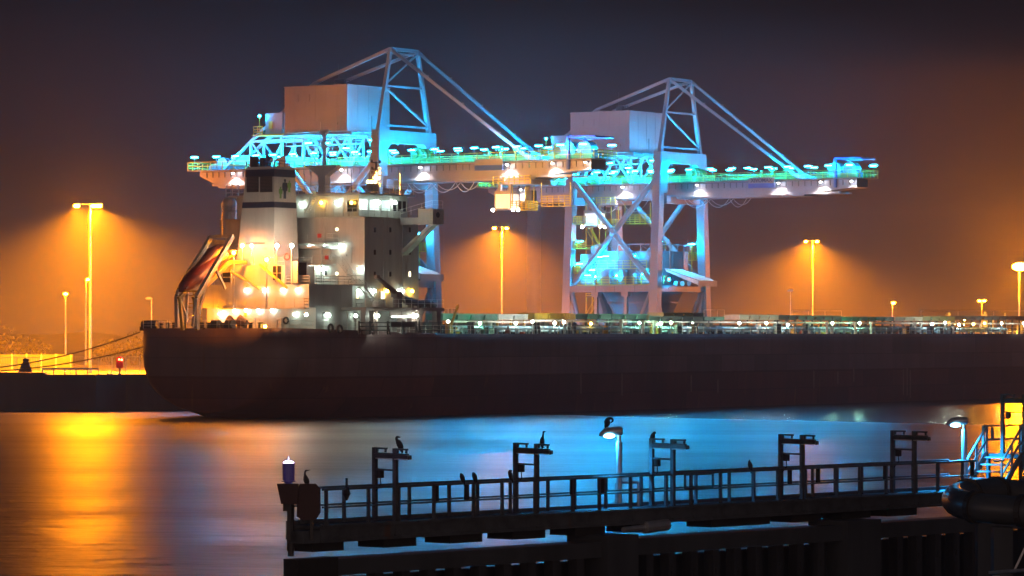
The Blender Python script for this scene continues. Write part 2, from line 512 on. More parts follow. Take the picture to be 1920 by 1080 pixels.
# ------------------------------------------------------------------ the bulk carrier
DECK = 10.0
ship = tag(empty('bulk_carrier', (SHIP.ox, SHIP.oy, 0), SHIP.a),
           'dark hulled bulk carrier with white accommodation block, moored under the two quay cranes', 'ship')
SX = SHIP.on_x; SY = SHIP.on_y
def hull_top(s): return DECK + 0.08 + 0.65 * max(0.0, min(1.0, (-8 - s) / 24.0))
ST = [-34, -33.7, -33.2, -32.4, -31, -28, -24, -20, -15, -10, -4, 4, 14, 40, 70, 100, 125, 145, 158, 168, 176, 183, 188]
def beam(s):
    if s < 0:
        r_ = max(0.0, min(1.0, (-31 - s) / 3.0))
        return 16 - 5.0 * (min(1, -s / 34.0)) ** 2.2 - 2.6 * (1 - math.sqrt(1 - r_ * r_))
    if s > 140: return max(0.25, 16 * (1 - ((s - 140) / 48.0) ** 2.2))
    return 16.0
def keel(s):
    return 0.62 - 9.0 * max(0.0, (s + 33.0) / 33.0) ** 1.1
def half(s, z):
    zb = keel(s)
    u = max(0.0, min(1.0, (z - zb) / (7.3 - zb)))
    return beam(s) * (1 - (1 - u) ** 2.2) ** (1 / 2.2)
ZL = [None, 7.3, 6.2, 5.0, 4.0, 3.0, 2.2, 1.5, 1.0, 0.62, 0.0, -1.2]
hull = MB()
for sg in (1, -1):
    base = len(hull.v); nz = len(ZL)
    for s in ST:
        for z in ZL:
            zz = hull_top(s) if z is None else z
            if z is not None: zz = max(zz, keel(s)) if zz > -1 else max(zz, min(keel(s), -1.2) if keel(s) < 0 else keel(s))
            hull.v.append((s, 16 - sg * half(s, zz), zz))
    for i in range(len(ST) - 1):
        for j in range(nz - 1):
            f = (base+i*nz+j, base+(i+1)*nz+j, base+(i+1)*nz+j+1, base+i*nz+j+1)
            hull.f.append(f if sg > 0 else f[::-1]); hull.m.append(0 if j < 3 else 1)
nz = len(ZL); hf = len(ST) * nz
for j in range(nz - 1):        # transom
    hull.f.append((j, j+1, hf+j+1, hf+j)); hull.m.append(0 if j < 3 else 1)
for i in range(len(ST) - 1):   # main deck plating
    hull.f.append((i*nz, hf+i*nz, hf+(i+1)*nz, (i+1)*nz)); hull.m.append(2)
hull_o = hull.build('hull', [M_hull, M_boot, M_shipdeck], ship, smooth=True)
hull_o.data.polygons.foreach_set('use_smooth', [p.material_index != 2 for p in hull_o.data.polygons])
st = MB()                       # plate seams and rubbing strakes standing proud of the side
for k in range(9):
    s0 = 12 + k * 17.5
    st.box(s0, s0 + 0.06, 0.5 - 0.52, 0.5 - 0.49, 5.1, 10.0)
st.box(0, 150, -0.04, 0.0, 8.0, 8.06)
st.box(0, 150, -0.04, 0.0, 6.5, 6.56)
st.build('plate_seam', M_hull, ship)
rs = MB()                        # draught marks and fender scrapes
for px, y0, y1 in ((1088,700,738),(1165,700,742),(1295,703,735),(1345,712,736),(1525,695,728),(1693,692,740),(1700,690,742),(1706,694,746),(1570,697,720),(1600,690,716)):
    a_ = SY(px, y0, -0.012); b_ = SY(px, y1, -0.012)
    rs.box(a_.x, a_.x + 0.35, -0.012, -0.004, b_.z, a_.z)
rs.build_each('hull_scrape', paint('scraped_paint', (0.22, 0.15, 0.11), 0.7), ship)

# ---- accommodation tower
T0, T1, S0, S1 = 5.3, 26.7, -17.0, -5.7
ZW = 24.2                         # bridge deck
tw = MB(); tw.box(S0, S1, T0, T1, DECK, ZW)
tower = tw.build('superstructure', M_white, ship)
seam = MB()
for z in (12.8, 15.6, 18.4, 21.2):
    seam.box(S0 - 0.02, S1 + 0.02, T0 - 0.02, T1 + 0.02, z, z + 0.06)
for s in (-13.2, -9.2):
    seam.box(s, s + 0.09, T0 - 0.09, T0, DECK + 3.2, ZW)      # down pipes
seam.build('deck_seam', M_white, tower)
def window(px, py, w, h, t=None, s=None, lit=None, frame=True, parent=None):
    """a framed window set on a side (t) or aft (s) wall"""
    fr = MB(); gl = MB()
    if t is not None:
        c = SY(px, py, t)
        fr.cbox((c.x, t - 0.02, c.z), (w + 0.16, 0.08, h + 0.16)); gl.cbox((c.x, t - 0.065, c.z), (w, 0.03, h))
    else:
        c = SX(px, py, s)
        fr.cbox((s - 0.02, c.y, c.z), (0.08, w + 0.16, h + 0.16)); gl.cbox((s - 0.065, c.y, c.z), (0.03, w, h))
    f = fr.build('window', M_white, parent or tower)
    gl.build('pane', lit or M_glassd, f)
for py in (431, 473, 514):
    for px in (702, 731, 767.5):
        window(px, py, 0.42, 0.6, t=T0, lit=G_window if (py == 514 and px > 760) else None)
for px, py, w, h in ((602.5, 431, 0.3, 0.6), (603, 473, 0.3, 0.55), (611.5, 511, 0.3, 0.6)):
    window(px, py, w, h, s=S0)
for px, py in ((632, 430), (632, 513)):
    c = SX(px, py, S0); r = MB(); r.tube((S0-0.08, c.y, c.z), (S0+0.02, c.y, c.z), 0.2, 12); r.build('porthole', G_window, tower)
window(671, 553, 0.34, 0.8, s=S0, lit=glow('amber_window', (1.0, .6, .1), 1.2))
window(717, 554, 0.7, 0.9, t=T0, lit=G_window)
# doors on the aft face
for px, py, zz in ((603, 433, 0), (617, 474, 0), (655, 474, 0), (648, 513, 0)):
    c = SX(px, py, S0); d = MB(); d.cbox((S0 - 0.05, c.y, c.z - 0.3), (0.1, 0.85, 1.9)); dd = d.build('door', M_white, tower)
    h_ = MB(); h_.cbox((S0 - 0.12, c.y + 0.3, c.z - 0.3), (0.06, 0.06, 0.2)); h_.build('handle', M_dark, dd)
for px, py in ((601, 442), (615, 483)):
    c = SX(px, py, S0); b_ = MB(); b_.cbox((S0 - 0.2, c.y, c.z), (0.3, 0.45, 0.6)); b_.build('fire_hose_box', M_red, tower)
# aft galleries with rails on three levels
def gallery(sa, s_end, t_a, t_b, z, th=0.16, rail=True, name='gallery', mids=1):
    m = MB(); m.box(sa, s_end, t_a, t_b, z - th, z)
    o = m.build(name, M_white, ship)
    if rail:
        r = MB(); r.rail([(sa + .06, t_b, z), (sa + .06, t_a + .06, z), (s_end, t_a + .06, z)], 1.05, 0.022, 1.5, mids)
        r.build('railing', M_white, o)
    return o
ga = SX(619, 450, S0 - 2.2)
gallery(S0 - 2.4, S0, 9.2, 24.0, 21.2)          # under the bridge
gallery(S0 - 3.2, S0, 5.3, 26.0, 16.05)
gallery(S0 - 1.8, S0, 5.3, 13.0, 13.2)
ov = MB(); ov.box(S0 - 3.0, S0, 9.4, 24.0, 20.4, 20.75); ov.box(S0 - 2.2, S0 - 2.05, 10.2, 10.35, 16.1, 20.4); ov.build('boat_deck_overhang', M_white, ship)
gallery(S0 - 2.8, S0, 9.6, 24.0, 18.55)
# inclined ladders
def ladder(p, q, w=0.75, n=9, mat=None, parent=None):
    p, q = Vector(p), Vector(q); m = MB()
    d = q - p; side = Vector((d.y, -d.x, 0)); 
    side = side.normalized() * w / 2 if side.length > 1e-4 else Vector((0, w/2, 0))
    for sg in (1, -1):
        m.bar(p + side*sg, q + side*sg, 0.06, 0.16)
        m.bar(p + side*sg + Vector((0,0,.95)), q + side*sg + Vector((0,0,.95)), 0.05, 0.05)
        for f in (0.05, .5, .95):
            o = p.lerp(q, f) + side*sg; m.bar(o, o + Vector((0,0,.95)), 0.04, 0.04)
    for i in range(1, n):
        o = p.lerp(q, i / n); m.bar(o - side, o + side, 0.22, 0.04)
    return m.build('ladder', mat or M_white, parent)
ladder(SX(637, 494, S0 - 1.2), SX(664, 531, S0 - 1.2), parent=ship)
ladder(SY(677, 537, 3.9), SY(699, 563, 3.9), parent=ship)
ladder(SX(588, 373, S0 - .8), SX(574, 401, S0 - .8), parent=ship)
ladder(SY(672, 584, 4.2), SY(686, 612, 4.2), parent=ship)

# ---- wheelhouse
W0, W1, WT0, WT1, WZ = -16.4, -6.2, 6.6, 25.4, 27.0
wb = MB()
wb.box(W0, W1, WT0, WT1, ZW, ZW + 1.0); wb.box(W0, W1, WT0, WT1, WZ - 0.55, WZ)     # sill and head
wb.box(W0 + .0, W0 + .15, WT0 + .02, WT1, ZW + 1.0, WZ - .55)                          # aft wall
wb.box(W0 + .02, W1, WT1 - .15, WT1, ZW + 1.0, WZ - .55); wb.box(W1 - .15, W1, WT0 + .02, WT1 - .02, ZW + 1.0, WZ - .55)
panes = [(652,670),(673.5,690),(693,711),(715.5,732),(736.5,744),(746.5,753.5),(755,762)]
xs = [W0]
wh = wb.build('wheelhouse', M_white, ship)
pil = MB()
edges = [(SY(a_, 390, WT0).x, SY(b_, 390, WT0).x) for a_, b_ in panes if a_ > 672]
cur = W0
for a_, b_ in edges:
    pil.box(cur, a_, WT0, WT0 + .15, ZW + 1.0, WZ - .55); cur = b_
pil.box(cur, W1 - .16, WT0, WT0 + .15, ZW + 1.0, WZ - .55)
pil.build_each('window_pillar', M_white, wh)
for k, (a_, b_) in enumerate(edges):
    gm = MB(); gm.box(a_, b_, WT0 + .06, WT0 + .10, ZW + 1.0, WZ - .55)
    gm.build('window', [G_room if k < 3 else M_glassd], wh)
con = MB()
for k in range(3):
    con.box(-15.5 + k*2.6, -14.2 + k*2.6, WT0 + .6, WT0 + 1.2, ZW + 0.9, ZW + 1.7)
con.build('console', M_hatchw, wh)
a_ = SX(652, 390, W0); b_ = SX(669, 390, W0); dd = MB(); dd.box(W0 - .06, W0 - .003, b_.y, a_.y, ZW + .75, WZ - .7)
dd.build('window', M_glassd, wh)
for px in (606, 640):
    c = SX(px, 392, W0); d = MB(); d.cbox((W0 - .05, c.y, ZW + 1.0), (.1, .8, 1.95)); d.build('door', M_white, wh)
rf = MB(); rf.box(W0 - .8, W1 + .8, WT0 - .7, WT1 + .7, WZ + .002, WZ + .22); roof = rf.build('roof', M_white, wh)
rr = MB(); rr.rail([(W0-.6, WT1+.5, WZ+.22), (W0-.6, WT0-.5, WZ+.22), (W1+.6, WT0-.5, WZ+.22)], 1.05, .025, 1.3, 2); rr.build('railing', M_white, wh)
bd = MB(); bd.box(S0 - .9, S1 + .6, T0 - .25, T1 + .25, ZW + .003, ZW + .12); bdo = bd.build('bridge_deck', M_white, ship)
br = MB(); br.rail([(S0 - .8, T1, ZW + .12), (S0 - .8, T0 - .2, ZW + .12), (-10.0, T0 - .2, ZW + .12)], 1.0, .022, 1.4, 1); br.build('railing', M_white, bdo)
lb = MB(); c = SX(712, 359, W0 + 4); lb.cbox((W0 + 4, WT0 + .8, WZ + 1.0), (1.3, 1.0, 1.0)); lb.build('equipment_locker', M_white, wh)
# ---- bridge wings, starboard (near) and port (far)
for sg in (1, -1):
    ty = lambda t: 16 + sg * (t - 16)
    m = MB(); lo, hi = sorted((ty(0.1), ty(5.0)))
    m.box(-10.0, -7.7, lo, hi, 23.45, ZW + .1)
    lo2, hi2 = sorted((ty(0.1), ty(0.25))); m.box(-10.0, -7.7, lo2, hi2, ZW + .1, ZW + 1.15)
    lo3, hi3 = sorted((ty(0.26), ty(2.3))); m.box(-10.0, -9.9, lo3, hi3, ZW + .1, ZW + 1.15); m.box(-7.8, -7.7, lo3, hi3, ZW + .1, ZW + 1.15)
    wing = m.build('bridge_wing', M_white, ship)
    k = MB(); k.prism([(-9.4, ty(0.5), 23.4), (-9.4, ty(1.2), 23.4), (-9.4, ty(5.25), 20.4), (-9.4, ty(5.25), 19.7)], (1.2, 0, 0))
    k.build('wing_bracket', M_white, wing)
    r = MB(); r.rail([(-9.95, ty(5), ZW + .1), (-9.95, ty(.2), ZW + 1.15), (-7.75, ty(.2), ZW + 1.15)], 1.0, .022, 1.5, 1); r.build('railing', M_white, wing)
    l = MB(); l.tube((-9.0, ty(.02), 24.6), (-9.0, ty(.12), 24.6), .35, 14); l.build('side_light_box', M_dark, wing)
# ---- radar mast and signal mast on the wheelhouse top
MZ = WZ + .22
m = MB(); c = SX(608, 340, -12.0); my = c.y
m.bar((-12, my, MZ), (-12, my, 30.0), 1.05, 1.05)
m.prism([(-12.5, my - 2.2, 30.7), (-12.5, my - .6, 29.6), (-12.5, my + .6, 29.6), (-12.5, my + 2.2, 30.7), (-12.5, my + 2.2, 30.9), (-12.5, my - 2.2, 30.9)], (1.0, 0, 0))
mast = m.build('radar_mast', M_funnel, ship)
m = MB(); m.bar((-12, my, 30.9), (-12, my, 34.6), .32, .32); m.bar((-12, my - 1.4, 33.2), (-12, my + 2.2, 33.2), .12, .14)
m.prism([(-12.3, my - .12, 34.5), (-12.3, my + .12, 34.5), (-12.3, my + .62, 35.3), (-12.3, my - .62, 35.3)], (.6, 0, 0))
m.bar((-12, my + .6, 35.3), (-12, my + .6, 36.3), .05, .05)
m.build('top_mast', M_funnel, mast)
m = MB()
for dy in (-1.6, -.9, .8, 1.5):
    m.bar((-12, my + dy, 30.9), (-12, my + dy, 32.1), .07, .07); m.bar((-12, my + dy - .5, 31.2), (-12, my + dy + .2, 32.0), .06, .06)
m.bar((-12, my - 1.9, 31.9), (-12, my - .4, 31.9), .12, .2); m.bar((-12, my + .4, 32.3), (-12, my + 1.9, 32.3), .12, .2)
m.build('radar_scanner', M_dark, mast)
m = MB(); c = SY(705, 340, 9.0)
m.bar((c.x, 9, MZ), (c.x, 9, SY(705, 303, 9).z), .3, .3, .16, .16)
for py, wd in ((305, .9), (318, .8), (326, .8), (336, .75), (348, .8)):
    z = SY(705, py, 9).z; m.bar((c.x - wd, 9, z), (c.x + wd, 9, z), .1, .1)
    for q_ in (-wd, wd): m.cbox((c.x + q_, 9, z + .15), (.2, .2, .35))
m.build('signal_mast', M_dark, ship)
m = MB()
for px, t in ((693, 7.5), (750, 7.6), (738, 14), (659, 12), (571, 22), (583, 20)):
    c = SY(px, 370, t) if px > 680 else SX(px, 370, -15.8)
    m.bar((c.x, c.y, MZ), (c.x, c.y, MZ + random.uniform(1.2, 3.0)), .06, .06)
m.build_each('whip_aerial', M_dark, ship)
m = MB(); c = SX(430, 366, -12); m.ball((-12, c.y, 26.2), 1.0, 12, 8, 1.2); m.tube((-12, c.y, 22.5), (-12, c.y, 25.4), .95, 12); m.build('satellite_dome', M_white, ship)
c = SX(437, 318, -12); m = MB(); m.rail([(-12.8, c.y+.5, 27.3), (-12.8, c.y-.5, 27.3), (-11.6, c.y-.5, 27.3)], 1.5, .05, .8, 2); m.box(-12.8, -11.4, c.y-.6, c.y+.6, 27.1, 27.3); m.build('compass_platform', M_white, ship)

# ---- funnel and its casing
FB, FT = 18.3, 30.15
b0, b1 = SX(513.5, 495, -27), SX(443, 495, -27)
t0_, t1_ = SX(514.5, 312, -27), SX(462, 312, -27)
fb = SY(560.5, 495, b0.y).x; ft = SY(551.5, 312, b0.y).x
def fun(z, grow=0.0):
    f = (z - FB) / (FT - FB)
    s_a = -27.0; s_b = fb + (ft - fb) * f; ta = b0.y + (t0_.y - b0.y) * f; tb = b1.y + (t1_.y - b1.y) * f
    return [(s_a - grow, ta - grow, z), (s_b + grow, ta - grow, z), (s_b + grow, tb + grow, z), (s_a - grow, tb + grow, z)]
def frustum(z0, z1, grow=0.0):
    m = MB(); m.add(fun(z0, grow) + fun(z1, grow), [(0,3,2,1),(4,5,6,7),(0,1,5,4),(1,2,6,5),(2,3,7,6),(3,0,4,7)]); return m
funnel = frustum(FB, FT).build('funnel', M_funnel, ship)
for ya, yb in ((317, 331), (378, 389)):
    za, zb = SX(513, yb, -27).z, SX(513, ya, -27).z
    frustum(za, zb, .02).build('stripe', M_navy, funnel)
m = MB()
for dx, r_, hh in ((-.9, .42, 1.1), (.3, .34, .9), (1.2, .26, 1.4), (1.7, .2, .8)):
    m.tube((-25.6 + dx, b0.y + 2.4 + dx * .4, FT), (-25.6 + dx, b0.y + 2.4 + dx * .4, FT + hh), r_, 10)
m.tube((-26.2, b0.y + 3.6, FT), (-26.2, b0.y + 3.6, FT + 1.3), .55, 12)
m.build('exhaust_pipe', M_dark, funnel)
m = MB(); m.rail([fun(FT)[3], fun(FT)[0], fun(FT)[1]], .7, .03, 1.0, 1); m.build('railing', M_dark, funnel)
for pa, pb in ((462.5, 485), (487.5, 510.5)):    # louvres on the aft face
    fr = MB(); sl = MB()
    a_ = SX(pa, 331, -27.03); b_ = SX(pb, 360, -27.03)
    fr.box(-27.03, -26.9, b_.y, a_.y, b_.z, a_.z); f_ = fr.build('louvre', M_dark, funnel)
    for i in range(11):
        z = b_.z + (a_.z - b_.z) * (i + .5) / 11; sl.box(-27.10, -27.031, b_.y + .06, a_.y - .06, z - .03, z + .03)
    sl.build('slat', M_brown, f_)
def figure(px, y0, y1, w, mat):                   # people of the funnel mark, on the starboard face
    f0 = SY(px, y1, b0.y - .0); top = SY(px, y0, b0.y)
    h = top.z - f0.z; t = b0.y + (t0_.y - b0.y) * ((f0.z - FB) / (FT - FB)) - .03; s = f0.x
    m = MB(); hr = h * .085
    m.tube((s, t - .012, top.z - hr), (s, t + .05, top.z - hr), hr, 12)
    P = [(-.22,0),(-.22,.38),(-.42,.42),(-.46,.62),(-.40,.80),(0,.83),(.40,.80),(.46,.62),(.42,.42),(.22,.38),(.22,0),(.03,0),(.0,.30),(-.03,0)]
    m.prism([(s + a_ * w, t, f0.z + b_ * h) for a_, b_ in P], (0, .05, 0))
    return m.build('emblem_figure', mat, funnel)
sc_ = lambda px_: px_ / (15.3 * .5592)
figure(533.3, 335.5, 372.5, sc_(9.5), M_navy); figure(525.3, 350, 372, sc_(6.5), M_logo); figure(541.5, 338.5, 360.5, sc_(6.5), M_logo)
# painted notices on the foot of the funnel
for txt, px, py, sz in (('SAFETY FIRST', 470, 456.5, .26), ('NO SMOKING', 484, 456.3, .34), ('CO2', 496, 466, .3)):
    c = SX(px, py, -27.02); o = link('lettering', text_mesh(txt, sz, .01, 'lettering', M_dark), funnel, (-27.02, c.y, c.z), (R(90), 0, R(-90)))
# ---- aft house: main deck level, wide second level, casing under the funnel
HT0 = 5.4
m = MB(); m.box(-26.6, -19.4, HT0 + .05, 22.0, DECK, 13.2); m.box(-19.4, S0, HT0 + 1.2, 22.0, DECK, 13.2); house1 = m.build('aft_house', M_white, ship)
m = MB(); m.box(-28.0, -19.4, HT0, 18.7, 13.202, 15.98); m.box(-19.3, -18.2, HT0 + .8, 18.7, 13.202, 15.98); house2 = m.build('engine_casing', M_white, ship)
cr = SX(533, 510, -28).y
m = MB(); m.box(-27.95, -22.0, cr, 18.6, 15.982, 18.25); house3 = m.build('funnel_casing', M_white, ship)
m = MB(); m.box(-27.6, -20.0, 18.7, 22.2, 13.202, 16.0); m.build('boat_store', M_white, ship)
for px, py, w, h in ((520.5, 512, 1.25, 1.7), (426, 520, 1.2, 1.2)):
    c = SX(px, py, -27.95); fr = MB(); fr.box(-28.05, -27.93, c.y - w/2 - .1, c.y + w/2 + .1, c.z - h/2 - .1, c.z + h/2 + .1)
    f_ = fr.build('window', M_white, house3); gl = MB(); gl.box(-28.08, -28.052, c.y - w/2, c.y + w/2, c.z - h/2, c.z - .04); gl.box(-28.08, -28.052, c.y - w/2, c.y + w/2, c.z + .04, c.z + h/2); gl.build('pane', M_glassd, f_)
c = SY(566, 504, HT0 + 1.5); m = MB(); m.box(c.x - .95, c.x + .95, HT0 + 1.4, HT0 + 2.4, c.z - 1.7, c.z + .9); k_ = m.build('deck_kiosk', M_white, ship)
gl = MB(); gl.box(c.x - .7, c.x + .7, HT0 + 1.36, HT0 + 1.4, c.z - .75, c.z + .75); gl.build('window', M_glassd, k_)
m = MB(); m.rail([(-28.9, 18.5, 13.2), (-28.9, HT0 + .05, 13.2), (-27.5, HT0 + .05, 13.2)], 1.05, .03, 1.5, 2); m.box(-29.0, -28.0, HT0, 18.7, 13.05, 13.2); m.build('walkway', M_white, house2)
m = MB(); m.rail([(-27.8, 18.4, 18.25), (-27.8, cr + .1, 18.25), (-22.5, cr + .1, 18.25)], 1.0, .025, 1.5, 1); m.build('railing', M_white, house3)
m = MB(); m.rail([(-27.8, cr - .1, 15.98), (-27.8, HT0 + .1, 15.98), (-19.5, HT0 + .1, 15.98), (-19.5, HT0 + 2, 15.98)], 1.0, .03, 1.4, 2); m.build('railing', M_white, house2)
m = MB()                                          # doors and lockers in the lit recess of the main deck
for px in (446, 473, 524, 538):
    c = SX(px, 600, -26.62); m.box(-26.7, -26.6, c.y - .4, c.y + .4, DECK + .1, DECK + 2.0)
m.build_each('door', M_hatchw, house1)
c = SX(460, 589, -26.7); m = MB(); m.box(-26.68, -26.61, c.y - .2, c.y + .2, c.z - .3, c.z + .3); m.build('notice', M_yellow, house1)
for px, py, mats in ((608, 590, M_glassd), (613, 590, G_window)):
    window(px, py, .55, .6, t=HT0 + 1.2 if px > 650 else HT0 + .05, lit=mats, parent=house1)
m = MB(); m.box(-26.0, -19.6, HT0 - .02, HT0 + .05, 11.05, 11.12); m.tube((-20.5, HT0 - .1, DECK), (-20.5, HT0 - .1, 13.2), .09, 6); m.build('pipe', M_white, house1)
# life rings with their lines, on the galleries
for px, py, s in ((538, 481.5, -27.9), (637, 617, None), (620, 615, None), (536, 601, -26.9), (402, 610, -31)):
    c = SX(px, py, s) if s else SY(px, py, 1.5)
    m = MB()
    if s: m.torus((s, c.y, c.z), .36, .11, 'x')
    else: m.torus((c.x, 1.5, c.z), .42, .14, 'y')
    m.build('life_ring', M_boat if s and py < 500 else M_rubber, ship)
# ---- provision crane platform amidships of the tower, starboard side
P0 = SY(685, 600, 1.6).x; P1 = SY(832, 600, 1.6).x; PZ0 = SY(700, 582, 1.6).z; PZ1 = SY(700, 576, 1.6).z
m = MB(); m.box(P0, P1, 1.5, T0 - .02, PZ0, PZ1)
for px, w in ((688, 8), (704, 7), (756, 6), (775, 7), (788, 8), (822, 6)):
    c = SY(px, 600, 1.6); m.box(c.x - .4, c.x + .4, 1.55, 2.25, DECK, PZ0)
a_ = SY(732, 600, 1.6).x; b_ = SY(780, 600, 1.6).x; m.box(a_, b_, 1.6, 1.75, SY(700, 592, 1.6).z, PZ0)
plat = m.build('boat_platform', M_brown, ship)
m = MB(); m.rail([(P0, 1.6, PZ1), (P1, 1.6, PZ1)], 1.0, .03, 1.4, 1); m.build('railing', M_white, plat)
m = MB()
for z in (10.5, 10.95, 11.4): 
    a_ = SY(672, 600, .8).x; b_ = SY(731, 600, .8).x; m.bar((a_, .8, z), (b_, .8, z), .09, .13)
    a2 = SY(785, 600, .8).x; b2 = SY(830, 600, .8).x; m.bar((a2, .8, z), (b2, .8, z), .09, .13)
for px in (673, 694, 727, 755, 780, 786, 822):
    c = SY(px, 600, .8); m.bar((c.x, .8, DECK), (c.x, .8, 11.6), .16, .16); m.bar((c.x + .5, .8, DECK), (c.x, .8, 11.2), .1, .1)
a_ = SY(733, 600, .8).x; b_ = SY(752, 600, .8).x; m.box(a_, b_, .75, .85, 10.9, 11.5)
a_ = SY(753, 600, .8).x; b_ = SY(778, 600, .8).x; m.box(a_, b_, .75, .85, 10.9, 11.5)
m.build('gangway_truss', M_dark, ship)
m = MB()                                       # stowed hose crane: post, slewing boom and the long jib at rest
c = SY(744, 575, 2.4); top = SY(744, 552, 2.4)
m.tube((c.x, 2.4, PZ1), (c.x, 2.4, top.z), .45, 10); m.cbox((c.x, 2.4, top.z), (1.2, .9, .7))
e = SY(707, 519, 2.4); m.bar((c.x, 2.4, top.z), (e.x, 2.4, e.z), .5, .55, .28, .3); m.cbox((e.x, 2.4, e.z), (.6, .4, .4))
dc = m.build('provision_crane', M_brown, ship)
m = MB(); a_ = SY(762, 569, 2.6); b_ = SY(814, 571, 2.6)
m.loft([(a_.x - .8, 2.6, a_.z + .6), (a_.x, 2.6, a_.z + .35), ((a_.x+b_.x)/2, 2.6, a_.z), (b_.x - .6, 2.6, a_.z - .05), (b_.x + .2, 2.6, a_.z - .2)], [.35, .5, .38, .45, .3], 8)
for f in (.15, .5, .85):
    x_ = a_.x + (b_.x - a_.x) * f; m.box(x_ - .25, x_ + .25, 2.3, 2.9, PZ1, a_.z)
m.tube((a_.x - 1.4, 2.6, PZ1), (a_.x - 1.4, 2.6, a_.z + 1.2), .3, 8)
m.build('stowed_jib', M_dark, dc)
m = MB(); c = SY(711, 571, 2.2); m.loft([(c.x - 1.0, 2.2, c.z), (c.x - .8, 2.2, c.z), (c.x + .8, 2.2, c.z), (c.x + 1.0, 2.2, c.z)], [.3, .5, .5, .3], 10); m.cbox((c.x, 2.2, PZ1 + .12), (1.4, .6, .3)); m.build('raft_canister', M_hatchw, ship)
m = MB(); c = SY(845, 590, 2.0); e = SY(859, 572, 2.0); f_ = SY(840, 612, 2.0); m.bar((f_.x, 2.0, DECK), (e.x, 2.0, e.z), .2, .24); m.tube((f_.x, 2.0, DECK), (f_.x, 2.0, DECK+1.4), .35, 8); m.build('accommodation_ladder_davit', M_hatchy, ship)

# ---- stern: free fall boat ramp, mooring gear
def D3(px, py, t): 
    c = SY(px, py, t); return Vector((c.x, t, c.z))
m = MB()
for t, pts in ((13.2, [(436,442),(369,559),(369,617)]), (18.8, [(395,444),(377,477),(353,513),(332,555),(333,614)])):
    P = [D3(px, py, t) for px, py in pts]
    for p, q in zip(P[:-1], P[1:]): m.bar(p, q, .42, .55)
m.bar(D3(436,442,13.2), D3(395,444,18.8), .35, .35)
m.bar(D3(428,454,13.2), D3(404,454,18.8), .25, .5)
for px, py, px2, py2 in ((404,503,422,541),(369,559,361,612),(385,534,366,612)):
    m.bar(D3(px,py,13.2), D3(px2,py2,13.2), .26, .3)
m.bar(D3(353,513,18.8), D3(349,604,18.8), .28, .3); m.bar(D3(338,560,18.8), D3(352,600,18.8), .25, .25)
davit = m.build('lifeboat_davit', M_davit, ship)
m = MB()
for t in (14.9, 17.1):
    a_, b_, c_ = D3(442,491,14.0), D3(373,560,14.0), D3(369,612,14.0)
    m.bar((a_.x, t, a_.z), (b_.x, t, b_.z), .35, .5); m.bar((b_.x + .3, t, b_.z), (c_.x + 1.2, t, DECK + .5), .35, .4)
    m.bar((a_.x, t, a_.z), (-27.9, t, a_.z), .3, .45)
a_, b_ = D3(456,496,14.0), D3(491,541,14.0); m.bar((a_.x, 11.5, a_.z), (-28.2, b_.y - 5.5, b_.z), .3, .3)
a_, b_ = D3(430,507,14.0), D3(458,541,14.0); m.bar((a_.x, 14.0, a_.z), (-28.3, 12.6, b_.z), .28, .28)
for f in (.2, .4, .6, .8):
    p = D3(442,491,14.0).lerp(D3(373,560,14.0), f); m.bar((p.x, 14.9, p.z), (p.x, 17.1, p.z), .2, .2)
m.build('launch_ramp', M_hatchy, davit)
m = MB()                                      # access tower on the port side
for dx in (0, 1.5):
    for dy in (0, 1.2): m.bar((-33.0 + dx, 18.9 + dy, DECK), (-33.0 + dx, 18.9 + dy, 15.3), .12, .12)
for z in (11.4, 12.8, 14.2): m.rail([(-33.0, 20.1, z), (-33.0, 18.9, z), (-31.5, 18.9, z)], .9, .04, 1.0, 1)
m.build('access_tower', M_hatchy, davit)
boat = tag(empty('free_fall_lifeboat', SHIP.world(-33.2, 16.0, 0), SHIP.a), 'orange enclosed lifeboat resting nose down on the sloping stern ramp', 'lifeboat')
a_, b_ = D3(440, 489, 15.0), D3(352, 556, 15.0)
ax_ = Vector((a_.x + 33.2, 0, a_.z)); bx_ = Vector((b_.x + 33.2, 0, b_.z)); upv = Vector((-(ax_.z - bx_.z), 0, (ax_.x - bx_.x))).normalized()
upv = upv if upv.z > 0 else -upv
def BP(f, h): return ax_.lerp(bx_, f) + upv * h
m = MB(); m.loft([BP(0.02,1.0), BP(.06,1.0), BP(.3,.95), BP(.6,.95), BP(.8,.9), BP(.93,.8), BP(1.0,.7)], [.6, .95, 1.12, 1.12, .95, .6, .12], 14)
m.build('boat_hull', M_boat, boat, smooth=True)
m = MB(); m.loft([BP(.04,1.7), BP(.1,2.0), BP(.25,2.1), BP(.36,1.9), BP(.55,1.6), BP(.75,1.35)], [.4, .65, .75, .65, .55, .3], 12); m.build('canopy', paint('dark_canopy', (.10, .03, .02), .5), boat, smooth=True)
m = MB(); m.torus(BP(.12, 2.1) + Vector((0,-.7,0)), .22, .05, 'y', 10, 5); m.build('hatch', M_hatchw, boat)
m = MB(); p, q = BP(.05, .9), BP(.95, .8)
for sg in (-1, 1): m.bar(p + Vector((0, 1.25*sg, 0)), q + Vector((0, .6*sg, 0)), .1, .16)
m.build('rubbing_strip', M_rubber, boat)
m = MB()                                      # mooring gear on the poop
for px, py in ((275, 609), (290, 607), (405, 606), (431, 610)):
    c = SX(px, py, -32.5); m.tube((-32.5, c.y - .5, DECK + 1.2), (-32.5, c.y + .5, DECK + 1.2), .55, 10); m.cbox((-32.5, c.y, DECK + .7), (1.0, 1.4, .5))
m.build_each('mooring_winch', M_dark, ship)
m = MB()
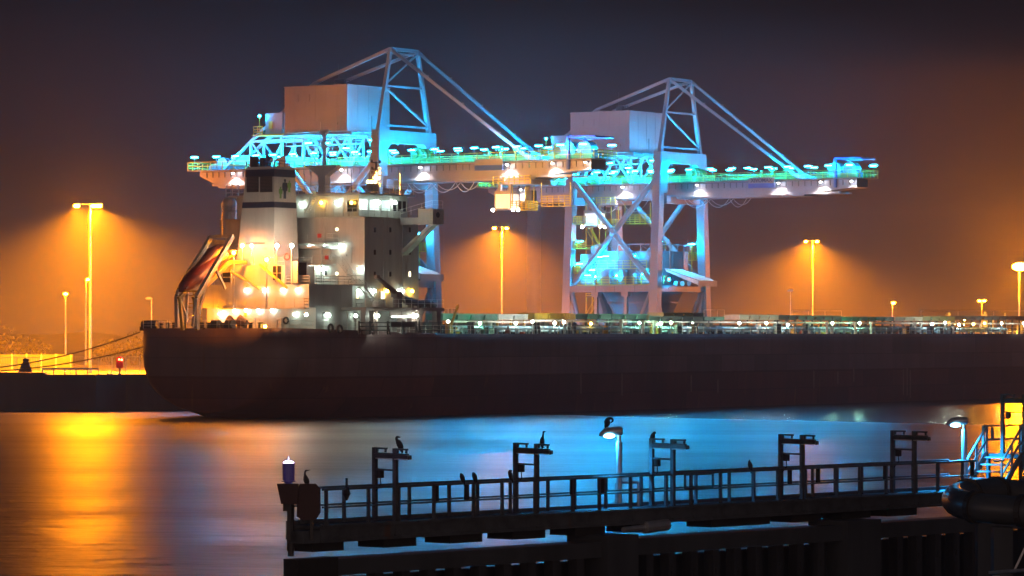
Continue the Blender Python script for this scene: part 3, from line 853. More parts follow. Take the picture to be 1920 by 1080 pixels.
for px in (303, 316, 327, 345, 379, 392, 417, 470, 488):
    c = SX(px, 610, -33.0); m.tube((-33.0, c.y, DECK + .5), (-33.0, c.y, DECK + 1.3), .26, 8); m.tube((-33.0, c.y, DECK + 1.3), (-33.0, c.y, DECK + 1.42), .34, 8)
m.build_each('bollard', M_dark, ship)
m = MB(); m.loft([SX(425, 606, -30), SX(432, 602, -30), SX(450, 602, -30), SX(462, 606, -30)], [.4, .75, .75, .4], 10); c = SX(444, 606, -30); m.cbox((-30, c.y, DECK + .5), (1.0, 2.4, 1.0)); m.build('rope_reel', M_brown, ship)
m = MB(); m.rail([(-33.6, 26.2, 10.7), (-33.6, 22.5, 10.7)], 1.0, .03, 1.2, 2); m.rail([(-33.7, 22.0, 10.7), (-33.7, 5.8, 10.7)], 1.0, .02, 1.8, 1); m.rail([(-33.6, 5.8, 10.7), (-24, 2.7, 10.45), (-12, .9, 10.1), (0, .35, 10.08)], 1.0, .02, 1.6, 1)
m.build('railing', M_hatchw, ship)
m = MB(); m.rail([(0, .35, 10.08), (152, .35, 10.08)], 1.0, .022, 1.8, 1); m.build('railing', M_hatchw, ship)
# rope towing: mooring lines are things of their own
def rope(p, q, sag, label):
    m = MB(); P = []
    for i in range(25):
        f = i / 24; o = Vector(p).lerp(Vector(q), f); o.z -= sag * 4 * f * (1 - f); P.append(o)
    m.path(P, .085, 6)
    tag(m.build('mooring_rope', M_rope), label, 'rope', 'mooring ropes of the carrier')
w1 = SHIP.world(-33.9, 26.4, 10.3); w2 = SHIP.world(-34.1, 16.2, 10.75)
rope(w1, (-72.5, 488.5, 5.3), 1.0, 'upper mooring rope running left from the stern corner of the dark ship')
rope(w2, (-71.0, 487.5, 5.05), 1.2, 'lower mooring rope running left from the middle of the ship stern')
bl = MB(); bl.tube((-72.0, 488.2, QZ + .3), (-72.0, 488.2, QZ + 1.0), .28, 10); bl.tube((-72.0, 488.2, QZ + 1.0), (-72.0, 488.2, QZ + 1.15), .38, 10); bl.box(-72.4, -71.6, 487.8, 488.6, QZ, QZ + .3)
tag(bl.build('mooring_bollard', M_dark), 'iron bollard on the quay where the ship ropes end', 'bollard')

# ---- cargo deck: coamings, rolled back hatch panels, pipes and fittings
m = MB()
for k in range(7):
    s0 = 6 + k * 20.5; m.box(s0, s0 + 15.0, 9.0, 23.0, DECK, 11.3)
m.build_each('hatch_coaming', M_dgreen, ship)
TP = 6.0
P_navy = paint('hatch_dark_panel', (.04, .07, .08), .5, var=.3); P_olive = paint('hatch_olive_panel', (.22, .20, .08), .6); P_beige = paint('hatch_beige_panel', (.42, .36, .25), .55); P_brn = paint('hatch_brown_panel', (.07, .05, .045), .6)
PANELS = [(830,933,589,601,M_green,0),(935,990,590,600,M_hatchw,0),(1002,1079,588,599,M_hatchy,0),(1080,1146,589.5,599,P_navy,0),(1147,1215,590,599.5,P_navy,.4),(1216,1318,594,605,M_dgreen,0),
          (1244,1300,587,593.5,P_olive,2.2),(1301,1319,587.5,593.5,P_brn,2.2),(1321,1358,595,601,M_green,0),(1387,1460,591,600,P_beige,0),(1461,1577,592,600.5,P_brn,0),(1579,1676,594.5,602,M_green,.3),
          (1679,1730,595,602,P_beige,0),(1731,1790,594,602,P_olive,0),(1791,1860,593.5,600,P_brn,0),(1861,1930,593.5,600,P_brn,.3),(890,930,603,612,P_olive,1.6)]
for pa, pb, ya, yb, mat, dy in PANELS:
    t = TP + dy; a_ = SY(pa, ya, t); b_ = SY(pb, yb, t)
    m = MB(); m.box(a_.x, b_.x, t, t + 2.6, b_.z, a_.z)
    hp = m.build('hatch_cover', mat, ship)
    r = MB(); r.box(a_.x - .03, b_.x + .03, t - .06, t + 2.66, a_.z, a_.z + .09)
    n_ = max(1, int((b_.x - a_.x) / 2.6))
    for i in range(1, n_): 
        x_ = a_.x + (b_.x - a_.x) * i / n_; r.prism([(x_ - .22, t, b_.z + .1), (x_ + .22, t, b_.z + .1), (x_, t, a_.z - .1)], (0, -.25, 0))
    r.build('stiffener', mat if mat != P_navy else M_green, hp)
    lg = MB()
    for i in range(n_ + 1):
        x_ = a_.x + .3 + (b_.x - a_.x - .6) * i / n_; lg.bar((x_, t + .4, DECK), (x_, t + .4, b_.z), .22, .22)
    lg.build_each('support_post', M_hatchy if 930 < pa < 1080 else M_dgreen, hp)
c = SY(1062, 593.5, TP - .02); link('lettering', text_mesh('P-93', 1.0, .01, 'lettering', glow('lit_letter_paint', (1, .6, .05), 0.0) if False else paint('bright_letter_paint', (.85, .62, .1), .5)), ship, (c.x, TP - .04, c.z), (R(90), 0, 0))
m = MB()                                      # long lighted beams of the side rolling gear
for pa, pb, py in ((838, 1010, 603), (1000, 1080, 601), (1080, 1320, 602.5), (1318, 1930, 604)):
    a_ = SY(pa, py, 5.2); b_ = SY(pb, py, 5.2); m.box(a_.x, b_.x, 5.1, 5.35, a_.z - .12, a_.z + .12)
m.build('rolling_track', M_hatchw, ship)
m = MB()
for t, z, r_, mt in ((3.2, 10.75, .22, 0), (3.9, 10.45, .12, 0), (4.4, 11.0, .08, 0)): m.tube((0, t, z), (152, t, z), r_, 8)
for k in range(62): m.bar((1 + k * 2.45, 3.2, DECK), (1 + k * 2.45, 3.2, 10.6), .12, .5)
m.build('deck_pipe', paint('pipe_paint', (.25, .36, .40), .5, var=.3), ship)
rnd = random.Random(3)
for name, mat, cnt, hr, wr in (('ventilator', M_hatchw, 20, (.8, 1.7), (.3, .5)), ('valve_box', M_hatchy, 18, (.5, 1.1), (.4, .9)), ('deck_locker', M_dgreen, 24, (.6, 1.6), (.5, 1.3)), ('hydraulic_unit', M_boat, 6, (.5, .8), (.4, .6)), ('winch', M_dark, 14, (.7, 1.2), (.7, 1.4))):
    for i in range(cnt):
        m = MB(); s = rnd.uniform(-2, 150); t = rnd.uniform(1.6, 7.5); h = rnd.uniform(*hr); w_ = rnd.uniform(*wr)
        if name == 'ventilator': m.tube((s, t, DECK), (s, t, DECK + h), w_ * .5, 8); m.tube((s, t, DECK + h), (s, t, DECK + h + .3), w_ * .85, 8)
        elif name == 'winch': m.tube((s - w_ * .6, t, DECK + .7), (s + w_ * .6, t, DECK + .7), .5, 10); m.box(s - w_ * .7, s - w_ * .5, t - .4, t + .4, DECK, DECK + 1.1); m.box(s + w_ * .5, s + w_ * .7, t - .4, t + .4, DECK, DECK + 1.1)
        else: m.box(s - w_/2, s + w_/2, t - .3, t + .3, DECK + .1, DECK + h); m.bar((s, t, DECK), (s, t, DECK + h + .4), .12, .12); m.box(s - w_*.6, s + w_*.6, t - .36, t + .36, DECK + h, DECK + h + .06)
        m.build(name, mat, ship)
for px, tt in ((880, 1.4), (886, 1.4), (1003, 1.2), (1010, 1.2), (1066, 1.2), (1300, 1.4), (1306, 1.4)):
    c = SY(px, 612, tt); m = MB(); m.tube((c.x, tt, DECK), (c.x, tt, 11.4), .22, 8); m.tube((c.x, tt, 11.4), (c.x, tt, 11.55), .32, 8); m.build('bitt', M_dark, ship)
m = MB()                                       # high lifelines over the hatches
for pa, pb, py in ((833, 855, 578), (1320, 1358, 581), (1485, 1578, 583), (1727, 1930, 583)):
    a_ = SY(pa, py, 12); b_ = SY(pb, py, 12)
    m.bar((a_.x, 12, a_.z), (b_.x, 12, b_.z), .05, .07)
    for f in (0, .33, .66, 1): m.bar((a_.x + (b_.x - a_.x) * f, 12, 12), (a_.x + (b_.x - a_.x) * f, 12, a_.z), .05, .05)
m.build_each('lifeline', M_hatchw, ship)

# ---- lamps of the ship: a bracket or post with its lens
def bulb_mesh(name, r, mat):
    m = MB(); m.ball((0,0,0), r, 7, 4); return m.mesh(name, mat, True)
L_white = bulb_mesh('lens', .20, G_white); L_amber = bulb_mesh('lens', .20, G_amber); L_star = bulb_mesh('lens', .16, G_star); L_dim = bulb_mesh('lens', .20, glow('aft_wall_lamp', WHITE, 20.0)); L_grn = bulb_mesh('lens', .16, glow('green_tinted_deck_lamp', (.45, 1.0, .62), 230.0)); L_sod = bulb_mesh('lens', .24, glow('ship_sodium_lamp', SODIUM, 1300.0))
def bracket_mesh():
    m = MB(); m.box(-.1, .1, -.1, .1, .2, .3); m.tube((0,0,.24), (0,0,.30), .24, 8); return m.mesh('bracket_lamp', M_white)
BR = bracket_mesh()
def ship_lamp(p, lens, post=None):
    if post:
        m = MB(); m.bar((p[0], p[1], post), (p[0], p[1], p[2] + .2), .1, .1); cw = 1.1 if lens is L_sod else .36; m.cbox((p[0], p[1], p[2] + .27), (cw, cw, .08)); o = m.build('deck_lamp', M_hatchw, ship); link('lens', lens, o, p)
    else:
        o = link('wall_lamp', BR, ship, p); link('lens', lens, o)
for px, py, s, ln in ((461,544,-28.3,L_dim),(495,544,-28.3,L_dim),(529,544,-28.3,L_dim),(557,544,-28.3,L_dim),
    (439,583,-26.95,L_dim),(461,582,-26.95,L_dim),(484,582,-26.95,L_dim),(510,582,-26.95,L_dim),(552,589,-26.95,L_dim),
    (579,463,-17.4,L_white),(608,463,-17.4,L_white),(637,463,-17.4,L_white),
    (582,502,-17.4,L_white),(599,504,-17.4,L_white),(604,505,-17.4,L_white),(673,504,-17.35,L_white),(564,383,-16.8,L_white),(602,380,-16.8,L_amber),(631,380,-16.8,L_white),(659,380,-16.8,L_amber),(672,546,-17.35,L_white),(412,589,-27.2,L_white)):
    ship_lamp(SX(px, py, s), ln)
for px, py, t, ln in ((574,590,5.1,L_white),(617,591,5.1,L_white),(667,592,5.3,L_white),
    (685,380,6.2,L_white),(711,380,6.2,L_white),(741,380,6.2,L_white),(702,546,4.95,L_white),(726,546,4.95,L_amber),(755,546,4.95,L_white),(773,546,4.95,L_amber)):
    ship_lamp(SY(px, py, t), ln)
for px, s in ((454, -28.6), (472, -29.0)): ship_lamp(SX(px, 461, s), L_white, 18.25)
L_flood = bulb_mesh('lens', .20, glow('funnel_flood_lamp', (1.0, .86, .66), 420.0))
for px in (519, 547): ship_lamp(SY(px, 461, 7.6), L_flood, 16.0)
ship_lamp(SX(500, 487, -31.8), L_sod, 13.2); ship_lamp(SX(438, 474, -31.0), L_sod, 13.2); ship_lamp(SX(364, 592, -31.4), L_sod, DECK); ship_lamp(SX(497, 612, -33.0), L_amber, DECK)
for px, py, ln in ((709,592,L_star),(781,592,L_star),(840,603,L_star),(900,606,L_grn),(967,606,L_star),(998,603,L_star),(1040,606,L_star),(1057,604,L_star),(1108,607,L_amber),(1199,605,L_grn),(1239,607,L_grn),(1258,605,L_grn),(1299,607,L_star),(1386,606,L_star),
    (1437,606,L_star),(1477,609,L_star),(1561,606,L_grn),(1612,606,L_grn),(1748,608,L_star),(1772,605,L_star),(1798,609,L_star),(1825,608,L_amber),(1846,606,L_amber),(1878,606,L_star),(1919,606,L_star)):
    ship_lamp(SY(px, py, 3.0 if px > 800 else 1.2), ln, DECK)
m = MB(); a_ = SY(735, 594, 1.4); b_ = SY(772, 594, 1.4); m.tube((a_.x, 1.4, a_.z), (b_.x, 1.4, a_.z), .06, 6); m.build('strip_light', glow('platform_strip_light', (.85, 1, .9), 14.0), plat)

# sodium floods on the wheelhouse top that wash the cargo deck and the boom above it
for t in (7.7, 8.2, 8.7):
    p = (-11.6, t, WZ + 1.75); o = link('wall_lamp', BR, ship, p); link('lens', L_amber, o)
spot('cargo_floodlight', ship, (-10.9, 8.2, WZ + 1.9), 130000, (1.0, .40, .06), 75, .4, .15, (R(96), 0, R(-90 + 14)))
# ------------------------------------------------------------------ the two grab cranes
# local axes of a crane: x along the quay rails, y away from the water, z up from the paving
CS = (27.6, 100.4)
def build_crane():
    loc = SHIP.world(CS[0], 37, QZ)
    c = empty('grab_crane', loc, SHIP.a)
    Z = lambda z: z - QZ
    GX0, GX1 = 6.0, 9.5                      # box girder
    YT, YB = -31.8, 34.5
    # legs
    legs = {'a': ((0,0),(1.7,0)), 'b': ((0,15.8),(1.5,15.8)), 'c': ((15.6,0),(13.9,0)), 'd': ((15.6,15.8),(14.1,15.8))}
    for k, (f, t) in legs.items():
        sea = k in 'ac'
        m = MB(); m.bar((f[0], f[1], .9), (t[0], t[1], Z(37.8) if sea else Z(34.0)), 1.5, 1.35, 1.25, 1.3)
        leg = m.build('leg', M_crane, c)
        b = MB(); b.box(f[0] - 2.6, f[0] + 2.6, f[1] - .45, f[1] + .45, .35, 1.1)
        for d in (-2.0, -.9, .9, 2.0): b.tube((f[0] + d, f[1] - .3, .32), (f[0] + d, f[1] + .3, .32), .32, 10)
        b.build('bogie', M_dark, leg)
        q = MB(); zz = Z(29.4); fx = f[0] + (t[0] - f[0]) * .8; q.box(fx - .8, fx + .8, f[1] - .8, f[1] + .8, zz, zz + .08); q.build('flange', M_crane, leg)
    # tie beams
    ZT = Z(17.0)
    m = MB()
    m.bar((.5, .7, ZT), (.5, 15.1, ZT), 1.0, 1.0); m.bar((15.1, .7, ZT), (15.1, 15.1, ZT), 1.0, 1.0)
    m.bar((1.2, 15.8, ZT), (14.4, 15.8, ZT), 1.0, 1.0); m.bar((1.2, 0, ZT), (14.4, 0, ZT), 1.0, .95)
    m.build_each('tie_beam', M_crane, c)
    m = MB()
    for y in (3.4, 7, 10.4): m.box(-.04, .0, y, y + .05, ZT - .5, ZT + .5)
    for x in (.02, 15.0): pass
    m.build('beam_seam', M_dark, c)
    m = MB()
    for x, tx in ((.35, 1.5), (15.25, 14.1)):
        m.tube((x + .6, 15.0, ZT + .9), (tx - .2, .6, Z(33.5)), .43, 10); m.tube((x + .6, .8, ZT + .9), (tx - .2, 15.2, Z(33.5)), .43, 10)
        xc = (x + .6 + tx - .2) / 2; m.ball((xc, 7.9, (ZT + .9 + Z(33.5)) / 2), .75, 10, 6)
        m.tube((x, 15.0, ZT - .6), (x - .2, 11.6, .8), .36, 8); m.tube((x, .7, ZT - .6), (x - .2, 5.8, .8), .36, 8)
    for y in (0, 15.8):
        m.tube((1.0, y, ZT - .6), (4.4, y, .8), .32, 8); m.tube((14.6, y, ZT - .6), (11.0, y, .8), .32, 8)
    m.build_each('brace', M_crane, c)
    m = MB()
    for y in (10.6, 5.2): m.bar((.5, y, .4), (.5, y, ZT - .5), .5, .5); m.box(.0, 1.0, y - .6, y + .6, ZT - 1.2, ZT - .5)
    m.bar((15.1, 7.6, .4), (15.1, 7.6, ZT - .5), .5, .5)
    m.build_each('post', M_crane, c)
    # sea side portal head with its opening, then the landside head
    m = MB(); m.box(1.2, 14.4, -.7, .7, Z(36.2), Z(37.9))
    for x0, x1 in ((1.0, 2.9), (12.7, 14.6)): m.box(x0, x1, -.72, .72, Z(31.6), Z(36.2))
    m.prism([(2.9, -.7, Z(36.2)), (3.9, -.7, Z(36.2)), (2.9, -.7, Z(35.2))], (0, 1.4, 0)); m.prism([(12.7, -.7, Z(36.2)), (11.7, -.7, Z(36.2)), (12.7, -.7, Z(35.2))], (0, 1.4, 0))
    m.box(2.9, 12.7, -.6, .6, Z(30.0), Z(31.15))
    m.box(1.0, 14.6, 15.1, 16.5, Z(30.0), Z(31.15)); m.box(1.0, 14.6, 15.3, 16.3, Z(33.6), Z(34.7))
    m.build('portal_beam', M_crane, c)
    # box girder with boom, tip cut back like the photograph's
    m = MB()
    def section(y, zb, zt): return [(GX0, y, Z(zb)), (GX1, y, Z(zb)), (GX1, y, Z(zt)), (GX0, y, Z(zt))]
    secs = [section(YB, 32.5, 33.2), section(YB - 3.0, 31.2, 33.2), section(-24.0, 31.2, 33.2), section(YT, 31.9, 33.2)]
    for A, B in zip(secs[:-1], secs[1:]): m.add(A + B, [(0,4,5,1),(1,5,6,2),(2,6,7,3),(3,7,4,0)])
    m.add(secs[0] + secs[-1], [(0,1,2,3),(7,6,5,4)])
    girder = m.build('girder', M_crane, c)
    m = MB(); m.box(GX0 - .28, GX0 - .003, -29.0, YB - 2.5, Z(31.0), Z(31.28)); m.box(GX1 + .003, GX1 + .28, -29.0, YB - 2.5, Z(31.0), Z(31.28)); m.box(GX0 - .15, GX1 + .15, -23, YB - 3.5, Z(30.72), Z(30.99)); m.build('trolley_rail', M_crane, girder)
    m = MB()
    for i in range(60):
        y = YT + 1.2 + i * 1.08; m.box(GX0 - .10, GX0 - .003, y, y + .07, Z(32.25), Z(33.05))
    m.box(GX0 - .13, GX0 - .003, YT + .5, YB - .5, Z(33.0), Z(33.06))
    m.build('cable_bracket', M_dark, girder)
    # walkways either side with rails and mesh
    m = MB()
    WX = ((GX0 - 1.1, GX0 + .02), (GX1 - .02, GX1 + 1.1))
    for x0, x1 in WX: m.box(x0, x1, YT - 1.2, YB + 1.4, Z(33.21), Z(33.29))
    for y in (YT - 1.2, YB + .2): m.box(GX0, GX1, y, y + 1.2, Z(33.21), Z(33.29))
    walk = m.build('walkway', M_crane, c)
    m = MB(); X0, X1 = GX0 - 1.05, GX1 + 1.05
    m.rail([(X0, YB + 1.3, Z(33.29)), (X0, YT - 1.1, Z(33.29))], 1.15, .045, 2.1, 1)
    m.rail([(X1, YB + 1.3, Z(33.29)), (X1, YT - 1.1, Z(33.29))], 1.15, .045, 2.1, 1)
    m.rail([(X0, YT - 1.1, Z(33.29)), (X1, YT - 1.1, Z(33.29))], 1.15, .05, 1.2, 2); m.rail([(X0, YB + 1.3, Z(33.29)), (X1, YB + 1.3, Z(33.29))], 1.15, .05, 1.2, 2)
    m.build('railing', M_yellow, walk)
    m = MB()
    for i in range(37):
        y = YT + i * 1.75
        if i % 9 in (4,): continue
        for k in range(4):
            z = Z(33.42) + k * .2; m.box(GX0 + .3, GX0 + .34, y, y + 1.62, z, z + .14); m.box(X1 - .1, X1 - .07, y, y + 1.62, z, z + .14)
    m.build_each('mesh_panel', M_mesh, walk)
    # A frame and stays
    m = MB(); AL, AR, ZA = (1.9, 0), (13.7, 0), Z(49.1)
    m.bar((AL[0], 0, Z(37.9)), (4.6, 0, ZA), .55, .6, .45, .5); m.bar((AR[0], 0, Z(37.9)), (11.0, 0, ZA - .1), .55, .6, .45, .5)
    m.bar((4.6, 0, ZA), (11.0, 0, ZA), .4, .45); m.bar((4.6, .7, ZA - .5), (11.0, .7, ZA - .5), .22, .25)
    def ax(z, L): f = (z - 37.9) / 11.2; return (AL[0] + 2.7 * f) if L else (AR[0] - 2.7 * f)
    m.bar((ax(44.0,1), 0, Z(44.0)), (ax(44.0,0), 0, Z(44.0)), .26, .28); m.bar((ax(38.6,1), 0, Z(38.6)), (ax(38.6,0), 0, Z(38.6)), .26, .28)
    m.build('pylon', M_crane, c)
    m = MB(); m.bar((ax(43.8,1), 0, Z(43.8)), (ax(38.8,0), 0, Z(38.8)), .22, .24); m.bar((ax(44.2,1), 0, Z(44.2)), (ax(48.8,0), 0, Z(48.8)), .2, .22)
    m.build('pylon_brace', M_crane, c)
    for xa, xb in ((4.6, GX0 + .3), (11.0, GX1 - .3)):
        m = MB(); m.bar((xa, 0, ZA), (xb, -22.0, Z(33.4)), .34, .42)
        for f in (.27, .52, .78):
            o = Vector((xa, 0, ZA)).lerp(Vector((xb, -22, Z(33.4))), f); m.cbox(o + Vector((0,0,.3)), (.12, .35, .22))
        m.bar((xb, -21.3, Z(34.0)), (xb, -23.0, Z(33.2)), .5, .6)
        m.build('forestay', M_crane, c)
        m = MB(); p1 = Vector((xa, 0, ZA)); p2 = Vector((xa * .75 + 1.9, 13.6, Z(44.9))); p3 = Vector((xb, 25.5, Z(37.2)))
        p4 = Vector((xb, 30.5, Z(33.3)))
        m.bar(p1, p2, .36, .42); m.bar(p2, p3, .36, .42); m.bar(p3, p4, .32, .36); m.bar(p2, (p2.x, 11.0, Z(43.6)), .22, .22); m.bar(p2, (p2.x, 13.2, Z(43.6)), .2, .2)
        m.build_each('backstay', M_crane, c)
    m = MB(); m.bar((5.4, 13.6, Z(44.8)), (10.2, 13.6, Z(44.8)), .2, .2); m.build('stay_spreader', M_crane, c)
    # tail truss
    m = MB()
    for xb in (GX0 + .3, GX1 - .3):
        m.bar((xb, 25.5, Z(37.2)), (xb, 25.5, Z(33.2)), .3, .3); m.bar((xb, 25.5, Z(37.2)), (xb, 22.0, Z(33.2)), .25, .25); m.bar((xb, 20.0, Z(36.8)), (xb, 22.0, Z(33.2)), .25, .25)
        m.bar((xb, 20.0, Z(33.2)), (xb, 20.0, Z(37.8)), .3, .3); m.bar((xb, 25.5, Z(37.2)), (xb, 16.2, Z(37.2)), .32, .36)
        for y0, y1 in ((16.4, 13.6), (10.8, 13.6), (10.8, 8.0), (5.4, 8.0), (5.4, 2.6)): m.bar((xb, y0, Z(37.5)), (xb, y1, Z(33.3)), .26, .3)
        m.bar((xb, 16.2, Z(33.2)), (xb, 16.2, Z(37.6)), .34, .34); m.bar((xb, 8.0, Z(33.2)), (xb, 8.0, Z(37.4)), .26, .26)
    m.build('truss', M_crane, c)
    # machine house on its platform
    m = MB(); m.box(3.0, 13.0, 6.2, 17.0, Z(38.0), Z(44.3)); house = m.build('machine_house', M_house, c)
    m = MB(); m.box(2.92, 13.08, 6.12, 17.08, Z(44.3), Z(44.42))
    for i in range(1, 6): m.box(2.975, 2.998, 6.2 + i * 1.8, 6.23 + i * 1.8, Z(38.0), Z(44.3))
    for i in range(1, 4): m.box(3.0 + i * 2.5, 3.03 + i * 2.5, 6.175, 6.198, Z(38.0), Z(44.3))
    m.build('cladding_trim', M_house, house)
    m = MB()
    for x in (3.2, 6.0, 9.5, 12.6): m.bar((x, 5.6, Z(37.7)), (x, 17.2, Z(37.7)), .3, .5)
    for y in (5.6, 9.0, 12.8, 17.2): m.bar((3.0, y, Z(37.55)), (13.0, y, Z(37.55)), .3, .4)
    m.box(2.0, 2.95, 5.8, 17.4, Z(37.5), Z(37.58))
    hp = m.build('house_platform', M_crane, c)
    m = MB(); m.rail([(2.05, 16.0, Z(36.2)), (2.05, 4.0, Z(36.2)), (13.5, 4.0, Z(36.2))], 1.1, .04, 1.6, 2); m.box(2.0, 3.2, 4.0, 16.4, Z(36.1), Z(36.2)); m.rail([(2.05, 12, Z(34.9)), (2.05, 4.0, Z(34.9))], 1.1, .04, 1.4, 2); m.build_each('maintenance_walkway', M_crane, c)
    m = MB(); m.rail([(4.5, 7.5, Z(44.42)), (4.5, 9.5, Z(44.42)), (8, 9.5, Z(44.42))], .9, .03, 1.0, 1); m.box(6.5, 7.3, 9.8, 10.8, Z(44.42), Z(45.3)); m.bar((7.5, 11, Z(44.42)), (7.5, 11, Z(47.6)), .06, .06); m.build('roof_gear', M_dark, house)
    m = MB(); m.box(2.94, 2.999, 7.0, 7.9, Z(38.05), Z(40.1)); dd = m.build('door', M_crane, house)
    m = MB(); m.box(2.91, 2.939, 7.7, 7.8, Z(38.9), Z(39.2)); m.build('handle', M_dark, dd)
    for y in (12.6, 14.6):
        m = MB(); m.box(2.93, 2.999, y, y + 1.3, Z(42.2), Z(43.3))
        for k in range(5): m.box(2.90, 2.929, y + .05, y + 1.25, Z(42.28) + k * .2, Z(42.36) + k * .2)
        m.build('vent', M_house, house)
    m = MB(); m.box(8.6, 9.7, 6.12, 6.199, Z(38.05), Z(40.3)); m.build('door', M_crane, house)
    # rear switch house
    m = MB(); m.box(4.6, 9.2, 18.6, 21.6, Z(38.0), Z(41.0)); sh = m.build('switch_house', M_house, c)
    m = MB(); m.box(4.55, 4.597, 20.3, 21.0, Z(38.8), Z(39.8)); m.box(6.2, 7.0, 18.55, 18.597, Z(39.0), Z(40.0)); m.build('window', M_yellow, sh)
    m = MB(); m.rail([(4.2, 23.4, Z(38.0)), (4.2, 21.8, Z(38.0)), ], 1.15, .05, .8, 2); m.rail([(4.2, 23.4, Z(38.0)), (8, 23.4, Z(38.0))], 1.15, .05, 1.0, 2); m.box(4.0, 9.4, 18.0, 23.6, Z(37.85), Z(37.99)); m.bar((4.3, 22.4, Z(38)), (4.3, 22.4, Z(40.4)), .09, .09); m.build('switch_house_deck', M_yellow, c)
    # winch drum in the portal, tip sheaves, blue tip gantry, wheels on stands
    m = MB()
    for i, (r_) in enumerate((1.0, 1.0, .75, .95, .6, .85)): m.tube((8.6 + i * .55, -1.5, Z(34.7)), (9.0 + i * .55, -1.5, Z(34.7)), r_, 16)
    m.tube((8.2, -1.5, Z(34.7)), (12.2, -1.5, Z(34.7)), .45, 12); m.box(8.3, 11.8, -2.1, -.9, Z(33.3), Z(33.9)); m.build('cable_drum', M_mesh, c)
    m = MB()
    for y in (-27.4, -30.0): 
        m.tube((7.0, y, Z(34.6)), (8.6, y, Z(34.6)), 1.15, 18)
    m.box(6.6, 9.0, -31.4, -26.4, Z(33.3), Z(34.2)); m.build('tip_sheave', M_teal, c)
    m = MB()
    for x in (5.6, 9.9): m.bar((x, -28.4, Z(31.9)), (x, -28.4, Z(36.3)), .35, .35); m.bar((x, -28.4, Z(36.2)), (x, -32.8, Z(36.2)), .28, .28)
    m.bar((5.6, -28.4, Z(36.2)), (9.9, -28.4, Z(36.2)), .25, .25); m.bar((5.6, -32.8, Z(36.2)), (9.9, -32.8, Z(36.2)), .2, .2); m.build('tip_gantry', M_blue, c)
    m = MB()
    for y in (-17.2, -19.6):
        m.torus((6.2, y, Z(34.9)), .38, .14, 'x', 14, 6); m.bar((6.2, y, Z(33.3)), (6.2, y, Z(34.6)), .3, .3)
    m.bar((6.2, -15.2, Z(33.3)), (6.2, -15.4, Z(34.8)), .35, .35); m.build_each('rope_wheel', M_mesh, c)
    m = MB()
    for s_ in (0, 1): m.tube((6.6 + s_, YB - 3.6, Z(34.2)), (7.2 + s_ * 1.6, YB - 3.6, Z(34.2)), .9, 14)
    m.box(6.3, 9.2, YB - 8, YB - 1.5, Z(33.3), Z(34.0)); m.box(6.5, 8.6, YB - 9.5, YB - 6, Z(34.0), Z(35.3)); m.build_each('tail_winch', M_teal, c)
    m = MB()
    for y0, y1 in ((-1.5, -5.5), (-5.5, -9.5), (-9.5, -12.6)):
        P = [Vector((GX0 + .6, y0 + (y1 - y0) * i / 12, Z(30.7) - 5.4 * (i / 12) * (1 - i / 12))) for i in range(13)]
        m.path(P, .06, 5); m.path([p + Vector((1.2, 0, .35 * math.sin(math.pi * i / 12))) for i, p in enumerate(P)], .06, 5)
    for y0, y1 in ((14.6, 10.0), (10.0, 5.0)):
        P = [Vector((GX0 + .6, y0 + (y1 - y0) * i / 12, Z(30.7) - 7 * (i / 12) * (1 - i / 12))) for i in range(13)]; m.path(P, .05, 5)
    m.build_each('festoon_cable', M_galv, c)
    # side board on the boom
    m = MB(); m.box(GX0 - 1.42, GX0 - 1.3, -18.6, -14.0, Z(32.05), Z(32.75)); bl_ = m.build('sign_board', M_blue, c)
    m = MB(); m.box(GX0 - 1.42, GX0 - 1.3, -18.6, -14.0, Z(32.76), Z(33.6)); m.build('sign_panel', M_crane, bl_)
    # hopper, its rooms, chute tray and stair tower under the portal
    m = MB()
    def ring(z, x0, x1, y0, y1): return [(x0,y0,z),(x1,y0,z),(x1,y1,z),(x0,y1,z)]
    secs = [ring(Z(22.8), 2.2, 12.8, 1.6, 11.6), ring(Z(18.2), 2.2, 12.8, 1.6, 11.6), ring(Z(7.6), 6.3, 8.9, 5.3, 7.9), ring(Z(5.2), 6.3, 8.9, 5.3, 7.9)]
    for A, B in zip(secs[:-1], secs[1:]): m.add(A + B, [(0,1,5,4),(1,2,6,5),(2,3,7,6),(3,0,4,7)])
    hopper = m.build('hopper', M_teal, c)
    m = MB()
    for z_, g_ in ((17.2, .0), (14.9, .0), (12.6, .0), (10.3, .0)):
        f = (18.2 - z_) / 10.6; x0 = 2.2 + 4.1 * f; x1 = 12.8 - 3.9 * f; y0 = 1.6 + 3.7 * f; y1 = 11.6 - 3.7 * f
        for A, B in (((x0,y0),(x1,y0)),((x1,y0),(x1,y1)),((x1,y1),(x0,y1)),((x0,y1),(x0,y0))): m.bar((A[0],A[1],Z(z_)), (B[0],B[1],Z(z_)), .22, .25)
    for x in (2.2, 5.2, 8.2, 11.2): m.box(x, x + .1, 1.5, 1.598, Z(18.2), Z(22.8))
    for y in (1.6, 4.6, 7.6, 10.6): m.box(2.1, 2.198, y, y + .1, Z(18.2), Z(22.8))
    m.build('stiffener', M_teal, hopper)
    m = MB(); m.rail([(2.0, 11.8, Z(22.8)), (2.0, 1.4, Z(22.8)), (13.0, 1.4, Z(22.8))], 1.0, .07, 1.9, 0)
    for y in (2, 5, 8): m.bar((2.0, y, Z(22.8)), (2.0, y + 1.6, Z(23.8)), .07, .07)
    m.build('hopper_rim', M_crane, hopper)
